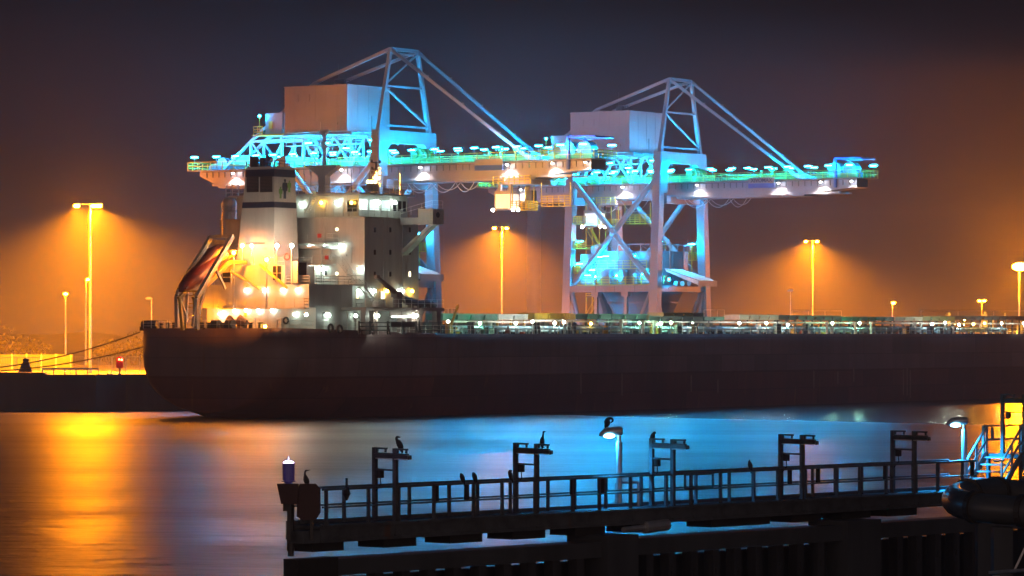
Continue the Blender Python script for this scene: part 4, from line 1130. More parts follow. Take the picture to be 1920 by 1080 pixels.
    m = MB(); m.box(1.2, 2.15, 1.4, 14.6, Z(17.55), Z(17.65)); m.box(1.2, 2.15, 2.0, 13.8, Z(20.05), Z(20.15)); m.rail([(1.25, 14.5, Z(17.65)), (1.25, 1.5, Z(17.65)), (3.4, 1.3, Z(17.65))], 1.15, .05, 1.5, 2); m.rail([(1.25, 13.4, Z(20.15)), (1.25, 2.0, Z(20.15))], 1.15, .05, 1.5, 2)
    m.build('hopper_gallery', M_yellow, c)
    m = MB(); m.box(1.9, 2.19, 11.8, 14.4, Z(17.7), Z(22.4)); m.box(1.3, 2.18, 8.8, 10.8, Z(17.7), Z(19.8)); m.bar((1.5, 11.0, Z(17.6)), (1.5, 8.4, Z(20.1)), .5, .12); m.box(2.0, 3.4, 12.0, 12.6, Z(22.4), Z(23.6)); m.tube((1.7, 6.2, Z(17.7)), (1.7, 6.2, Z(19.9)), .5, 12); m.tube((1.7, 4.6, Z(17.7)), (1.7, 4.6, Z(19.4)), .45, 12); m.build_each('control_room', M_teal, c)
    m = MB()
    m.prism([(3.4, .0, Z(20.0)), (3.4, -.2, Z(19.6)), (3.4, -5.9, Z(17.5)), (3.4, -5.9, Z(18.1)), (3.4, -5.0, Z(18.5))], (5.2, 0, 0)); tray = m.build('spill_chute', M_hatchw, c)
    m = MB(); m.bar((3.5, -.8, Z(19.7)), (3.2, -.9, Z(24.6)), .1, .1); m.bar((8.5, -.8, Z(19.7)), (8.5, -.9, Z(24.6)), .1, .1); m.box(3.3, 8.7, -6.05, -5.91, Z(17.3), Z(18.2)); m.bar((3.36, 0, Z(20.05)), (3.36, -6, Z(18.2)), .08, .12); m.build_each('chute_edge', M_crane, tray)
    m = MB()
    for k in range(3): m.tube((4.2, -1.4 - k * 1.2, Z(17.75)), (8.2, -1.4 - k * 1.2, Z(17.75)), .42, 10)
    m.build_each('conveyor_roller', M_brown, c)
    m = MB(); m.box(7.0, 9.6, 8.6, 14.8, .3, 4.4); m.loft([(5.0, 11.0, .4), (4.6, 11.2, 4), (4.0, 11.6, 9), (3.4, 12.2, 12.2)], [2.1, 1.9, 1.3, .7], 12); m.build('dust_filter', M_teal, c)
    m = MB()
    zs = [.4 + i * 3.6 for i in range(9)]
    for x, y in ((11.5, 17.1), (13.3, 17.1), (11.5, 19.6), (13.3, 19.6)): m.bar((x, y, .3), (x, y, Z(33.0)), .14, .14)
    for i, (a, b) in enumerate(zip(zs[:-1], zs[1:])):
        y0, y1 = (17.2, 19.5) if i % 2 else (19.5, 17.2); m.bar((12.0 + (i % 2) * .8, y0, a), (12.0 + (i % 2) * .8, y1, b), .6, .12); m.rail([(11.45, 19.6, b), (11.45, 17.1, b)], 1.0, .05, 1.0, 2)
        for dz in (.0, 1.0): m.bar((11.4, y0, a + dz), (11.4, y1, b + dz), .06, .08)
    stair = m.build('stair_tower', M_yellow, c)
    m = MB()
    for z in (7.6, 14.8, 18.6, 22.4): 
        m.box(.8, 3.2, 12.8, 15.0, z, z + .12) if z > 10 else m.box(1.2, 3.0, 11.6, 13.4, z - 5.4, z - 5.3)
    for z in (14.92, 18.72, 22.52): m.rail([(3.0, 15.0, z), (.8, 15.0, z), (.8, 12.8, z)], 1.1, .06, .9, 3)
    m.rail([(2.8, 13.4, 2.3), (1.2, 13.4, 2.3), (1.2, 11.6, 2.3)], 1.1, .06, .9, 3)
    m.build_each('landing', M_yellow, c)
    m = MB()
    for z in (13.5, 17.0): 
        m.box(13.0, 15.0, .8, 2.6, z - .1, z); m.rail([(13.0, .8, z), (15.0, .8, z)], 1.1, .05, .8, 3); m.rail([(13.0, 2.6, z), (13.0, .8, z)], 1.1, .05, .8, 3)
    m.bar((13.2, 1.2, ZT), (13.2, 1.2, 19.6), .1, .1)
    m.rail([(2.6, 1.4, 13.2), (2.6, -1.0, 13.2)], 1.1, .05, .8, 3); m.rail([(2.6, 1.4, 18.4), (2.6, -.6, 18.4)], 1.1, .05, .8, 3)
    m.build_each('access_ladder', M_yellow, c)
    # trolley with the driver's cab (its own place on each crane)
    tr = MB(); tr.box(5.4, 10.1, -2.4, 2.4, -.9, -.25)
    for y in (-2.0, 2.0): tr.bar((5.6, y, -.6), (5.6, y, .35), .3, .5); tr.bar((9.9, y, -.6), (9.9, y, .35), .3, .5)
    for y in (-1.0, 1.0): tr.tube((6.3, y, -.1), (9.2, y, -.1), .42, 12)
    trolley = tr.build('trolley', M_house, c)
    t2 = MB(); t2.box(4.4, 6.6, .2, 2.9, -4.35, -4.2); t2.box(4.4, 6.6, .2, 2.9, -2.1, -1.75)
    for x, y in ((4.45, .25), (6.5, .25), (4.45, 2.8), (6.5, 2.8)): t2.bar((x, y, -4.3), (x, y, -1.9), .12, .12)
    t2.bar((4.9, .6, -1.75), (4.9, .6, -.9), .4, .4); t2.bar((4.9, 2.3, -1.75), (4.9, 2.3, -.9), .4, .4)
    t2.box(5.6, 6.3, .6, 1.4, -4.2, -3.2); t2.box(5.6, 6.3, 1.7, 2.5, -4.2, -3.1)
    t2.build('operator_cab', M_house, trolley)
    t3 = MB(); t3.box(4.46, 4.49, .4, 2.7, -4.1, -2.2); t3.box(4.6, 6.4, .26, .29, -4.1, -2.2)
    g_ = bpy.data.materials.get('cab_glass') or glow('cab_glass', (1.0, .55, .3), .25)
    t3.build('cab_window', g_, trolley)
    t4 = MB(); t4.rail([(4.2, .0, -4.3), (4.2, -2.6, -4.3), (6.6, -2.6, -4.3)], 1.1, .05, .8, 3); t4.box(4.2, 6.6, -2.6, .1, -4.42, -4.3); t4.rail([(4.3, 3.0, -.9), (4.3, -3.0, -.9)], 1.1, .05, .9, 2)
    for y in (-2.3, -.2): t4.bar((4.25, y, -4.3), (4.25, y, -1.2), .1, .1)
    t4.build('cab_platform', M_yellow, trolley)
    t5 = MB(); t5.tube((7.0, .6, -1.0), (7.0, .6, -3.2), .12, 6); t5.tube((7.6, -.4, -1.0), (7.6, -.4, -3.0), .3, 8); t5.cbox((7.2, -1.2, -2.4), (1.2, 1.0, 1.4)); t5.build_each('cab_machinery', M_dark, trolley)
    t6 = MB()
    for q_ in ((4.4, 3.1, -4.3), (4.4, -.2, -4.3), (4.4, -1.0, -4.35)): t6.ball(q_, .2, 8, 5)
    t6.build_each('cab_floodlight', G_flood, trolley)
    t7 = MB(); t7.rail([(4.9, -4.4, -3.9), (4.9, -9.0, -3.9)], 1.3, .05, 1.0, 3); t7.box(4.9, 6.0, -9.0, -4.4, -4.0, -3.9); t7.bar((4.9, -3.2, -4.0), (4.9, -3.2, -1.2), .08, .08); t7.bar((4.9, -9.0, -4.0), (4.9, -9.0, -.8), .08, .08); t7.bar((4.9, -4.4, -4.0), (4.9, -4.4, -.8), .08, .08); t7.build('service_platform', M_yellow, trolley)
    trolley.location = (0, -20.2, Z(31.0))
    # tube lamps on posts: two staggered rows on the girder, more under the house and about the hopper
    tub = MB(); tub.bar((0, -.52, 0), (0, .52, 0), .15, .11); tube_me = tub.mesh('lamp_tube', G_cyan)
    tux = MB(); tux.bar((-.52, 0, 0), (.52, 0, 0), .15, .11); tubx_me = tux.mesh('lamp_tube', G_cyan)
    pm = MB(); pm.bar((0, 0, -1.7), (0, 0, .10), .05, .05); pm.cbox((0, 0, .10), (.10, .5, .04)); post_me = pm.mesh('tube_lamp', M_crane)
    bulb = MB(); bulb.ball((0, 0, 0), .17, 7, 4); bulb_me = bulb.mesh('lamp_tube', G_cyan)
    def tube_lamp(x, y, z, ball=False, along=False):
        o = link('tube_lamp', post_me, c, (x, y, Z(z)))
        link('lamp_tube', bulb_me if ball else (tubx_me if along else tube_me), o)
    rn = random.Random(5)
    for i in range(20): tube_lamp(GX0 - .95, -31.2 + i * 3.45 + rn.uniform(-.4, .4), 35.15)
    for i in range(19): tube_lamp(GX1 + .95, -32.4 + i * 3.55 + rn.uniform(-.4, .4), 35.2)
    for x, y, z in ((3.2, 6.5, 35.6), (3.2, 9.8, 36.4), (11.8, 7.0, 36.2), (11.8, 12.0, 35.4), (5.0, 14.4, 36.6), (3.4, 2.2, 36.6), (10.6, 17.5, 35.6)): tube_lamp(x, y, z, ball=(x > 11))
    tube_lamp(4.3, 22.4, 40.6, ball=True)
    for y in (17.4, 19.0, 24.2): tube_lamp(GX0 - .6, y, 34.7, ball=True)
    for x, y, z in ((1.0, 14.0, 24.4), (1.0, 14.0, 20.9), (1.1, 12.6, 19.1), (1.1, 11.8, 19.9), (1.3, 12.6, 9.2), (1.1, 4.4, 22.0), (1.0, 10.4, 21.9), (1.0, 9.2, 22.0), (13.2, 1.2, 24.0), (2.8, .6, 24.2)): tube_lamp(x, y, z)
    for x, y, z in ((1.1, 2.6, 19.2), (1.2, 7.4, 19.0), (1.1, 11.2, 18.9), (3.2, -.8, 18.4)): tube_lamp(x, y, z, ball=True)
    # floodlights on brackets washing the girder side
    fm = MB(); fm.bar((0, 0, .12), (.9, 0, .12), .08, .08); fm.cbox((0, 0, .12), (.5, .55, .1)); f_me = fm.mesh('floodlight', M_crane)
    fl = MB(); fl.ball((0, 0, 0), .17, 8, 5, .5); fl_me = fl.mesh('lens', G_flood)
    for y in (27.8, 8.8, -4.6, -18.9, -26.2, -31.4):
        o = link('floodlight', f_me, c, (GX0 - .85, y, Z(32.75))); link('lens', fl_me, o)
        sl = bpy.data.lights.get('flood_beam') or bpy.data.lights.new('flood_beam', 'SPOT')
        sl.energy = 1500; sl.color = (1.0, .92, .88); sl.spot_size = R(130); sl.spot_blend = .6; sl.shadow_soft_size = .15
        lo = bpy.data.objects.new('flood_beam', sl); col.objects.link(lo); lo.parent = c; lo.location = (GX0 - .85, y, Z(32.55))
    return c
crane = build_crane()
tag(crane, 'left hand grab crane, boom ending beside the other crane, cab far out over the ship', 'crane', 'grab cranes on the quay')
crane2 = copy_tree(crane)
crane2.location = SHIP.world(CS[1], 37, QZ)
tag(crane2, 'right hand grab crane with hopper and lettered boom board, cab drawn back between its legs', 'crane', 'grab cranes on the quay')
for ch in crane2.children:
    if ch.name.startswith('trolley') : ch.location.y = 12.6
    if ch.name.startswith('sign_board'):
        link('lettering', text_mesh('XIVOMAX', .82, .012, 'lettering', M_navy, True), ch, (4.565, -16.3, 33.18 - QZ), (R(90), 0, R(-90)))
# ------------------------------------------------------------------ the jetty in front
JA = JET.a
DZ = 4.20
J = lambda px, py, w: JET.on_y(px, py, w)
jetty = tag(empty('fender_jetty', (JET.ox, JET.oy, 0), JA), 'long dark steel walkway on piles with double handrails across the foreground', 'jetty')
JL = 38.0
m = MB(); m.box(-.2, JL, -.05, 1.32, DZ - .08, DZ); m.box(-.2, JL, -.12, -.05, DZ - .45, DZ + .04); m.box(-.2, JL, 1.321, 1.38, DZ - .45, DZ + .12)
for i in range(24): m.box(i * 1.6, i * 1.6 + .1, -.04, 1.31, DZ - .35, DZ - .081)
m.box(-.9, -.2, -.1, .6, DZ - .5, DZ - .12)
m.build('deck', M_jetty, jetty)
m = MB(); m.box(-.2, JL, -.22, -.121, DZ - .50, DZ - .42); m.box(-.2, JL, -.22, -.121, DZ - .06, DZ + .02); m.build('deck_flange', M_jetty, jetty)
for w, off in ((0.0, 0.0), (1.22, .18)):
    gap = (14.2, 18.0)
    m = MB()
    m.bar((0, w, DZ + 1.1), (JL - 3.4, w, DZ + 1.1), .085, .07); m.bar((0, w, DZ + .56), (JL - 3.4, w, DZ + .56), .06, .055)
    rail = m.build('handrail', M_jetty, jetty)
    for i in range(22):
        x = .15 + off + i * 1.6 + (.25 if i % 3 == 1 else 0)
        if x > JL - 3.4: continue
        p = MB(); p.bar((x, w, DZ - .42 if w == 0 else DZ), (x, w, DZ + 1.08), .085, .085); p.bar((x, w - .09, DZ - .4), (x, w - .01, DZ + .1), .12, .06)
        p.build('rail_post', M_jetty, jetty)
for px in (817, 874, 1072, 1128, 1480, 1533, 1659, 1712, 1822):
    c = J(px, 890, .02); p = MB(); p.box(c.x - .09, c.x + .09, -.03, .03, DZ + .58, DZ + 1.06); p.build('reflector_plate', M_rubber, jetty)
m = MB(); a_ = J(1281, 905, .0); b_ = J(1333, 905, .0)           # hinged gate bars in the near rail
for (x0, x1) in ((a_.x, b_.x),):
    m.bar((x0, -.08, DZ + 1.06), (x1, -.08, DZ + 1.06), .05, .05); m.bar((x0, -.08, DZ + .6), (x1, -.08, DZ + .6), .05, .05); m.bar((x0, -.08, DZ + .6), (x0, -.08, DZ + 1.06), .06, .05); m.bar((x1, -.08, DZ + .6), (x1, -.08, DZ + 1.06), .06, .05)
m.build('gate', M_jetty, jetty)
# bearing blocks, fender beam, piers and timber piles
for px0, px1 in ((582,640),(715,776),(840,900),(957,1018),(1074,1130),(1180,1238),(1330,1400),(1382,1440),(1480,1536),(1575,1628),(1660,1715)):
    a_ = J(px0, 1010, .2); b_ = J(px1, 1010, .2); m = MB(); m.box(a_.x, b_.x, .1, 1.2, DZ - .78, DZ - .452); m.build('bearing_block', M_rubber, jetty)
m = MB(); a_ = J(632, 1040, -.6); b_ = J(1136, 1040, -.6); c_ = J(1196, 1040, -.6)
m.box(a_.x, b_.x, -.6, .4, 2.72, 3.22); m.box(c_.x, JL, -.6, .4, 2.72, 3.26)
beam_ = m.build('fender_beam', M_concrete, jetty)
for px0, px1 in ((556,632),(1137,1195),(1588,1650)):
    a_ = J(px0, 1040, -.8); b_ = J(px1, 1040, -.8); m = MB(); m.box(a_.x, b_.x, -.85, .9 if px0 > 600 else -.25, -2, 3.42 if px0 > 600 else 3.3); m.build('pier', M_rubber if px0 == 556 else M_concrete, jetty)
i = 0
x = J(700, 1060, -.5).x
while x < JL:
    if not any(J(q0, 1040, -.8).x - .4 < x < J(q1, 1040, -.8).x + .2 for q0, q1 in ((540,632),(1137,1195),(1588,1650))):
        m = MB(); m.box(x, x + .36, -.58, -.2, -2, 2.715); m.box(x + .12, x + .24, -.62, -.583, 1.9, 2.1); m.build('pile', M_wetwood, jetty)
    x += 1.18
m = MB(); m.box(J(632,1040,0.3).x, JL, .1, .5, -2, 2.60); m.build('quay_sheet', M_wetwood, jetty)
for px, py in ((1272, 992), (1268, 990)):
    pass
m = MB(); c = J(1180, 996, -.3); m.tube((c.x - .3, -.3, 3.55), (c.x + 1.6, -.1, 3.6), .1, 8); m.tube((c.x + .9, -.2, 3.58), (c.x + 2.2, -.1, 3.62), .2, 10); m.build('hydraulic_cylinder', M_galv, jetty)
m = MB(); m.bar((J(650,912,0).x, 0, DZ + .75), (J(650,912,0).x, 0, DZ + 1.42), .05, .05); m.loft([(J(650,912,0).x, 0, DZ + .74), (J(650,912,0).x, 0, DZ + .95), (J(650,912,0).x, 0, DZ + 1.15)], [.02, .12, .07], 8); m.build('line_float', M_rubber, jetty)

# tube lamps on twin posts, each a thing of its own
def make_twin_lamp():
    o = empty('twin_post_lamp', (0, 0, 0), JA)
    F = Vector((0, 1.15, 0)); N = Vector((-.35, -.06, 0)); dv = (N - F).normalized(); sd = Vector((dv.y, -dv.x, 0))
    for P, zb in ((F, 0.0), (N, -.4)):
        p = MB(); p.bar(P + Vector((0,0,zb)), P + Vector((0,0,2.28)), .13, .13); p.box(P.x - .12, P.x + .12, P.y - .12, P.y + .12, zb, zb + .03)
        for k in range(14): p.box(P.x + .066, P.x + .085, P.y - .02, P.y + .02, .15 + k * .13, .2 + k * .13)
        po = p.build('post', M_jetty, o)
        a = MB(); a.bar(P + Vector((0,0,2.26)), P + dv * .72 + Vector((0,0,2.26)), .07, .055)
        for f in (.16, .66): a.bar(P + dv * f + Vector((0,0,2.14)), P + dv * f + Vector((0,0,2.25)), .05, .05)
        a.build('bracket', M_jetty, po)
    m = MB(); m.bar(F + Vector((0,0,1.60)), N + Vector((0,0,1.60)), .05, .06); m.build('cross_bar', M_jetty, o)
    Q = F + dv * .33; m = MB(); m.cbox((Q.x, Q.y, 1.46), (.16, .16, .24)); m.path([Q + Vector((0,0,1.34)), Q + Vector((.03,0,1.15)), Q + Vector((-.02,.1,1.02)), F + Vector((.05,0,.9))], .014, 5); m.build('junction_box', M_rubber, o)
    m = MB(); m.bar(F + dv * .05 + Vector((0,0,2.03)), F + dv * 2.10 + Vector((0,0,2.03)), .20, .13, .16, .11); m.bar(F + dv * .12 + Vector((0,0,2.11)), F + dv * 2.0 + Vector((0,0,2.11)), .1, .04); m.bar(F + dv * 2.08 + Vector((0,0,2.0)), F + dv * 2.16 + Vector((0,0,2.0)), .08, .08); lh = m.build('lamp_housing', M_jetty, o)
    m = MB(); m.bar(F + dv * .15 + Vector((0,0,1.95)), F + dv * 2.02 + Vector((0,0,1.95)), .13, .025); m.build('diffuser', M_hatchw, lh)
    return o
proto = make_twin_lamp()
TW = [(703, DZ, 'leftmost twin post lamp, dark, carrying an upright bird with its head turned'),
      (967, DZ, 'dark twin post lamp with a slim tall bird standing on it'),
      (1222, DZ, 'blue lit twin post lamp just right of the single pole lamp with the preening bird'),
      (1464, DZ, 'bare dark twin post lamp standing before the orange streak on the water'),
      (1674, DZ, 'bare twin post lamp with grey tube nearest left of the right pole lamp'),
      (1880, 5.45, 'tall twin post lamp on the raised stair platform at the right edge')]
twins = []
for i, (px, z, lab) in enumerate(TW):
    o = proto if i == 0 else copy_tree(proto)
    x = JET.on_y(px, 950, 1.15).x; p = JET.world(x, 0, z); o.location = p
    tag(o, lab, 'lamp post', 'twin post lamps on the jetty'); twins.append((o, x, z))
# single pole lamps, lit
def make_pole_lamp():
    o = empty('pole_lamp', (0, 0, 0), 0)
    m = MB(); m.tube((0, 0, -.1), (0, 0, 2.28), .10, 12); m.tube((0, 0, 2.28), (0, 0, 2.55), .055, 10); m.build('pole', M_galv, o, smooth=False)
    m = MB(); m.loft([(.12, 0, 2.64), (.05, 0, 2.64), (-.2, 0, 2.63), (-.45, 0, 2.60), (-.62, 0, 2.52), (-.68, 0, 2.48)], [.12, .145, .155, .15, .08, .02], 12); h = m.build('lamp_head', M_galv, o, smooth=True)
    m = MB(); m.ball((-.34, 0, 2.485), .20, 12, 6, .42); m.build('lens', G_led, h, smooth=True)
    return o
pl = make_pole_lamp()
for i, (px, lab, w, zo) in enumerate(((1161, 'lit pole lamp with blue white lens and a preening bird on its head', 1.6, 0), (1808, 'lit pole lamp with blue white lens beside the stair at the right, no bird', 1.6, 0))):
    o = pl if i == 0 else copy_tree(pl)
    x = JET.on_y(px, 940, w).x; o.location = JET.world(x, w, DZ - .1 + zo); tag(o, lab, 'street lamp', 'single pole lamps on the jetty')
    l = spot('lamp_light', o, (-.34, 0, 2.36), 550 if i == 0 else 900, (.02, .40, 1.0), 176, .5, .08)
m = MB(); P = JET.world(JET.on_y(1155, 930, 1.75).x, 1.75, DZ); m.path([P, P + Vector((0,0,.8)), P + Vector((.75,0,.8)), P + Vector((.75,0,-.1))], .045, 6); m.path([P + Vector((0,0,.45)), P + Vector((.75,0,.45))], .04, 6)
tag(m.build('hoop_barrier', M_galv), 'small bent tube guard at the foot of the lamp with the preening bird', 'barrier')
# light beacon and day marks at the seaward end
def jw(px, py, w): 
    c = J(px, py, w); return JET.world(c.x, w, c.z)
be = jw(541, 1040, .6); bz = 3.3
b = tag(empty('navigation_beacon', (be.x, be.y, bz), 0), 'violet lit drum lantern on a dark post at the left end of the jetty', 'beacon')
sc = be.y / FPX
hz = lambda py: EYE + (HORIZON - py) * sc - bz
m = MB(); m.tube((.08, 0, 0), (.08, 0, hz(945)), .1, 10); m.box(-.16, .12, -.12, .12, hz(958), hz(944)); m.build_each('post', M_dark, b)
m = MB(); m.tube((0, 0, hz(900)), (0, 0, hz(868)), .185, 16); m.tube((0,0,hz(907)), (0,0,hz(900)), .1, 10, .17); m.tube((0,0,hz(903)), (0,0,hz(901)), .22, 12); M_lantern = paint('beacon_drum_glass', (.10, .08, .22), .3); bs_ = M_lantern.node_tree.nodes['Principled BSDF']; bs_.inputs['Emission Color'].default_value = (.12, .08, .45, 1); bs_.inputs['Emission Strength'].default_value = .03; m.build('lantern', M_lantern, b)
m = MB(); m.tube((0, 0, hz(868)), (0, 0, hz(865)), .17, 14, .12); m.build('lens', G_beacon, b); m = MB(); m.bar((0,0,hz(866)), (0,0,hz(854)), .015, .015); m.build('spike', M_dark, b)
sp_ = bpy.data.lights.new('beacon_glow', 'POINT'); sp_.energy = 25; sp_.color = (.6, .5, 1.0); sp_.shadow_soft_size = .06; so = bpy.data.objects.new('beacon_glow', sp_); col.objects.link(so); so.parent = b; so.location = (0, -.05, hz(861))
def board(name, pts, w, label, posts=()):
    c0 = jw(pts[0][0], pts[0][1], w); D = c0.y
    P = [at(px, py, D) for px, py in pts]; o = Vector((sum(p.x for p in P)/len(P), D, DZ))
    m = MB(); m.prism([p - o for p in P], (0, .09, 0)); 
    r = tag(empty(name, o), label, 'sign')
    m.build('panel', paint('dark_maroon_board', (.045, .015, .015), .6), r)
    for px, py in posts:
        a_ = at(px, py, D); q = MB(); q.bar(a_ - o + Vector((0, .14, 0)), Vector((a_.x - o.x, .14, -.4)), .1, .1); q.build('post', M_dark, r)
    return r
board('day_mark', [(519,907),(560,907),(557,946),(527,945)], .5, 'dark board shaped like an upturned trapezoid under the beacon', ((541, 944),))
board('octagon_board', [(556.5,920),(562,907),(592,907),(601,916),(601,961),(592,975),(567,975),(556.5,969)], .1, 'dark eight sided board at the rail end with a bird on top', ((584, 960),))

# stair and raised platform at the right, then the thick pipe bend
st_ = tag(empty('steel_stair', JET.world(J(1850, 905, .9).x, 0, DZ), JA), 'blue lit steel stair climbing to the platform at the right edge', 'stair')
x0 = J(1850, 905, .9).x
PXL = 1.25                       # platform height above the walkway
x_top = J(1868, 862, .9).x - x0 + .6
for w in (.15, 1.75):
    m = MB(); m.bar((-.1, w, -.05), (x_top, w, PXL), .06, .24); m.build('stringer', M_galv, st_)
    r = MB(); r.bar((-.6, w, 1.05), (-.1, w, 1.05), .06, .06); r.bar((-.1, w, 1.0), (x_top, w, PXL + 1.05), .07, .07); r.bar((-.1, w, .5), (x_top, w, PXL + .52), .06, .06)
    for f in (0, .5, 1): 
        q = Vector((-.1, w, -.05)).lerp(Vector((x_top, w, PXL)), f); r.bar(q, q + Vector((0,0,1.05)), .07, .07)
    r.build('handrail', M_galv, st_)
for i in range(5):
    f = (i + .5) / 5; m = MB(); q = Vector((-.1, 0, -.05)).lerp(Vector((x_top, 0, PXL)), f); m.box(q.x - .13, q.x + .13, .18, 1.72, q.z - .03, q.z + .02); m.build('tread', M_galv, st_)
m = MB(); m.box(x_top, x_top + 5, -.1, 2.0, PXL - .14, PXL); 
for xx in (x_top + .2, x_top + 2.4): 
    for w in (.1, 1.8): m.bar((xx, w, -.4), (xx, w, PXL - .14), .12, .12)
m.build('platform', M_jetty, st_)
m = MB(); m.rail([(x_top, 1.9, PXL), (x_top + 5, 1.9, PXL)], 1.05, .04, 1.3, 1); m.rail([(x_top + .9, -.05, PXL), (x_top + 5, -.05, PXL)], 1.05, .04, 1.3, 1); m.box(x_top + .5, x_top + .66, 1.86, 1.9, PXL + .5, PXL + 1.0); m.build('railing', M_galv, st_)
m = MB(); m.bar((x_top + .9, -.1, PXL), (x_top - .9, -.1, -.3), .06, .22); m.bar((x_top + .9, -.9, PXL), (x_top - .9, -.9, -.3), .06, .22); m.bar((x_top + .9, -.5, PXL + 1.0), (x_top - .9, -.5, .75), .06, .06); m.bar((x_top + .9, -.9, PXL + 1.0), (x_top - .9, -.9, .75), .06, .06)
for i in range(5):
    q = Vector((x_top + .9, 0, PXL)).lerp(Vector((x_top - .9, 0, -.3)), (i + .5) / 5); m.box(q.x - .12, q.x + .12, -.88, -.12, q.z - .02, q.z + .02)
m.build('side_flight', M_jetty, st_)
D = 122.0
P = [at(2010, 934, 132), at(1930, 927, 131), at(1868, 922, 130), at(1830, 925, 128), at(1800, 930, 126), at(1792, 938, 123.5), at(1806, 946, 121.5), at(1840, 952, 120.5), at(1895, 957, 120), at(1990, 962, 119)]
pp = tag(empty('pipeline_bend', (P[5].x, P[5].y, P[5].z - .8), 0), 'thick black pipe doubling back on itself before the stair, lower right', 'pipe')
o = P[5] - Vector((0, 0, .8))
Q = []
for i in range(len(P) - 1):
    for k in range(4):
        t = k / 4; p0, p1, p2, p3 = P[max(i-1,0)], P[i], P[i+1], P[min(i+2, len(P)-1)]
        Q.append(.5 * ((2*p1) + (p2-p0)*t + (2*p0-5*p1+4*p2-p3)*t*t + (3*p1-p0-3*p2+p3)*t**3) - o)
m = MB(); m.loft(Q, [.47] * len(Q), 18, side=Vector((0, 0, 1))); m.build('pipe_wall', M_pipe, pp, smooth=True)
m = MB()
for i in (8, 14, 27, 33): m.tube(Q[i] - (Q[i+1]-Q[i]).normalized()*.09, Q[i] + (Q[i+1]-Q[i]).normalized()*.09, .55, 18)
m.build_each('flange', M_dark, pp)
m = MB()
for i in (10, 31): m.box(Q[i].x - .3, Q[i].x + .3, Q[i].y - .4, Q[i].y + .4, -4.0, Q[i].z - .55)
m.build_each('saddle', M_concrete, pp)
m = MB(); a_ = at(1868, 1073, 108); b_ = at(1935, 1068, 106)
m.bar(a_, b_, .5, .08); m.bar(a_ + Vector((.5,0,.0)), a_ + Vector((1.0,-.1,1.1)), .06, .06); m.bar(a_ + Vector((1.0,-.1,1.1)), b_ + Vector((.4,0,1.2)), .06, .06); m.bar(a_ + Vector((0,0,-.1)), a_ + Vector((0,0,-4.4)), .2, .2)
tag(m.build('boarding_step', M_galv), 'small steel step with handrail at the lower right corner', 'step')

# ------------------------------------------------------------------ cormorants
def bird(label, foot, pose, S=1.0, yaw=0.0, group='cormorants on the jetty', flip=1):
    """pose: [(right, up, radius), ...] from tail tip to beak tip, metres from the feet"""
    pts = [Vector((p[0] * flip, 0, p[1])) * S for p in pose]; rad = [p[2] * S for p in pose]
    Q, q = [], []
    for i in range(len(pts) - 1):
        for k in range(3):
            t = k / 3; p0, p1, p2, p3 = pts[max(i-1,0)], pts[i], pts[i+1], pts[min(i+2, len(pts)-1)]
            Q.append(.5 * ((2*p1) + (p2-p0)*t + (2*p0-5*p1+4*p2-p3)*t*t + (3*p1-p0-3*p2+p3)*t**3)); q.append(rad[i] * (1-t) + rad[i+1] * t)
    Q.append(pts[-1]); q.append(rad[-1])
    m = MB(); m.loft(Q, q, 10, .85)
    o = m.build('cormorant', M_feather, None, smooth=True, loc=foot); o.rotation_euler = (0, 0, yaw)
    f = MB()
    for dy in (-.05, .05):
        f.tube((.0, dy, -.01), (.0, dy, .10), .014, 6)
        for a in (-.5, 0, .5): f.tube((0, dy, .0), (.07 * math.cos(a) * flip, dy + .07 * math.sin(a), .0), .009, 5)
    f.build('foot', M_feather, o)
    return tag(o, label, 'bird', group)
ALERT = [(.045,-.07,.012),(.05,.0,.035),(.03,.07,.07),(.005,.14,.095),(-.03,.22,.10),(-.07,.29,.085),(-.105,.34,.055),(-.125,.385,.04),(-.12,.42,.042),(-.098,.44,.042),(-.06,.44,.024),(-.015,.437,.010),(.005,.434,.004)]
SLEEP = [(.06,-.22,.010),(.045,-.10,.022),(.025,-.01,.045),(.01,.06,.066),(-.01,.13,.08),(-.035,.20,.078),(-.055,.25,.06),(-.068,.285,.035),(-.072,.30,.012)]
TUCK = [(.07,-.10,.012),(.04,-.02,.035),(.02,.05,.06),(-.005,.13,.075),(-.02,.20,.075),(-.03,.26,.07),(-.015,.29,.055),(.02,.295,.035),(.035,.285,.015)]
PREEN = [(-.075,-.0,.012),(-.06,.05,.045),(-.03,.11,.085),(-.015,.18,.10),(.0,.235,.085),(.03,.27,.055),(.075,.285,.036),(.115,.275,.030),(.14,.245,.028),(.14,.21,.028),(.125,.185,.026),(.10,.165,.012),(.085,.15,.005)]
TALL = [(-.02,-.08,.012),(-.005,.0,.03),(0,.06,.05),(-.005,.14,.075),(-.01,.23,.078),(.0,.31,.058),(.015,.37,.032),(.025,.43,.026),(.03,.48,.027),(.04,.515,.033),(.06,.525,.022),(.10,.52,.010),(.12,.517,.004)]
NECK = [(.06,-.02,.03),(.03,.04,.085),(.0,.12,.095),(-.02,.20,.075),(-.035,.27,.045),(-.04,.33,.028),(-.03,.385,.028),(-.005,.415,.032),(.04,.42,.020),(.09,.43,.010),(.13,.435,.004)]
BENT = [(.0,-.10,.012),(-.005,.0,.03),(-.005,.06,.055),(.0,.13,.08),(.01,.20,.088),(.03,.27,.075),(.055,.32,.05),(.085,.345,.038),(.11,.33,.022),(.12,.30,.008)]
UP = [(.02,-.14,.010),(.02,-.03,.03),(.01,.04,.06),(.0,.12,.08),(-.015,.19,.078),(-.03,.25,.055),(-.04,.29,.03),(-.03,.32,.018),(-.02,.35,.006)]
def jet_point(px, py, w):
    c = J(px, py, w); return JET.world(c.x, w, c.z)
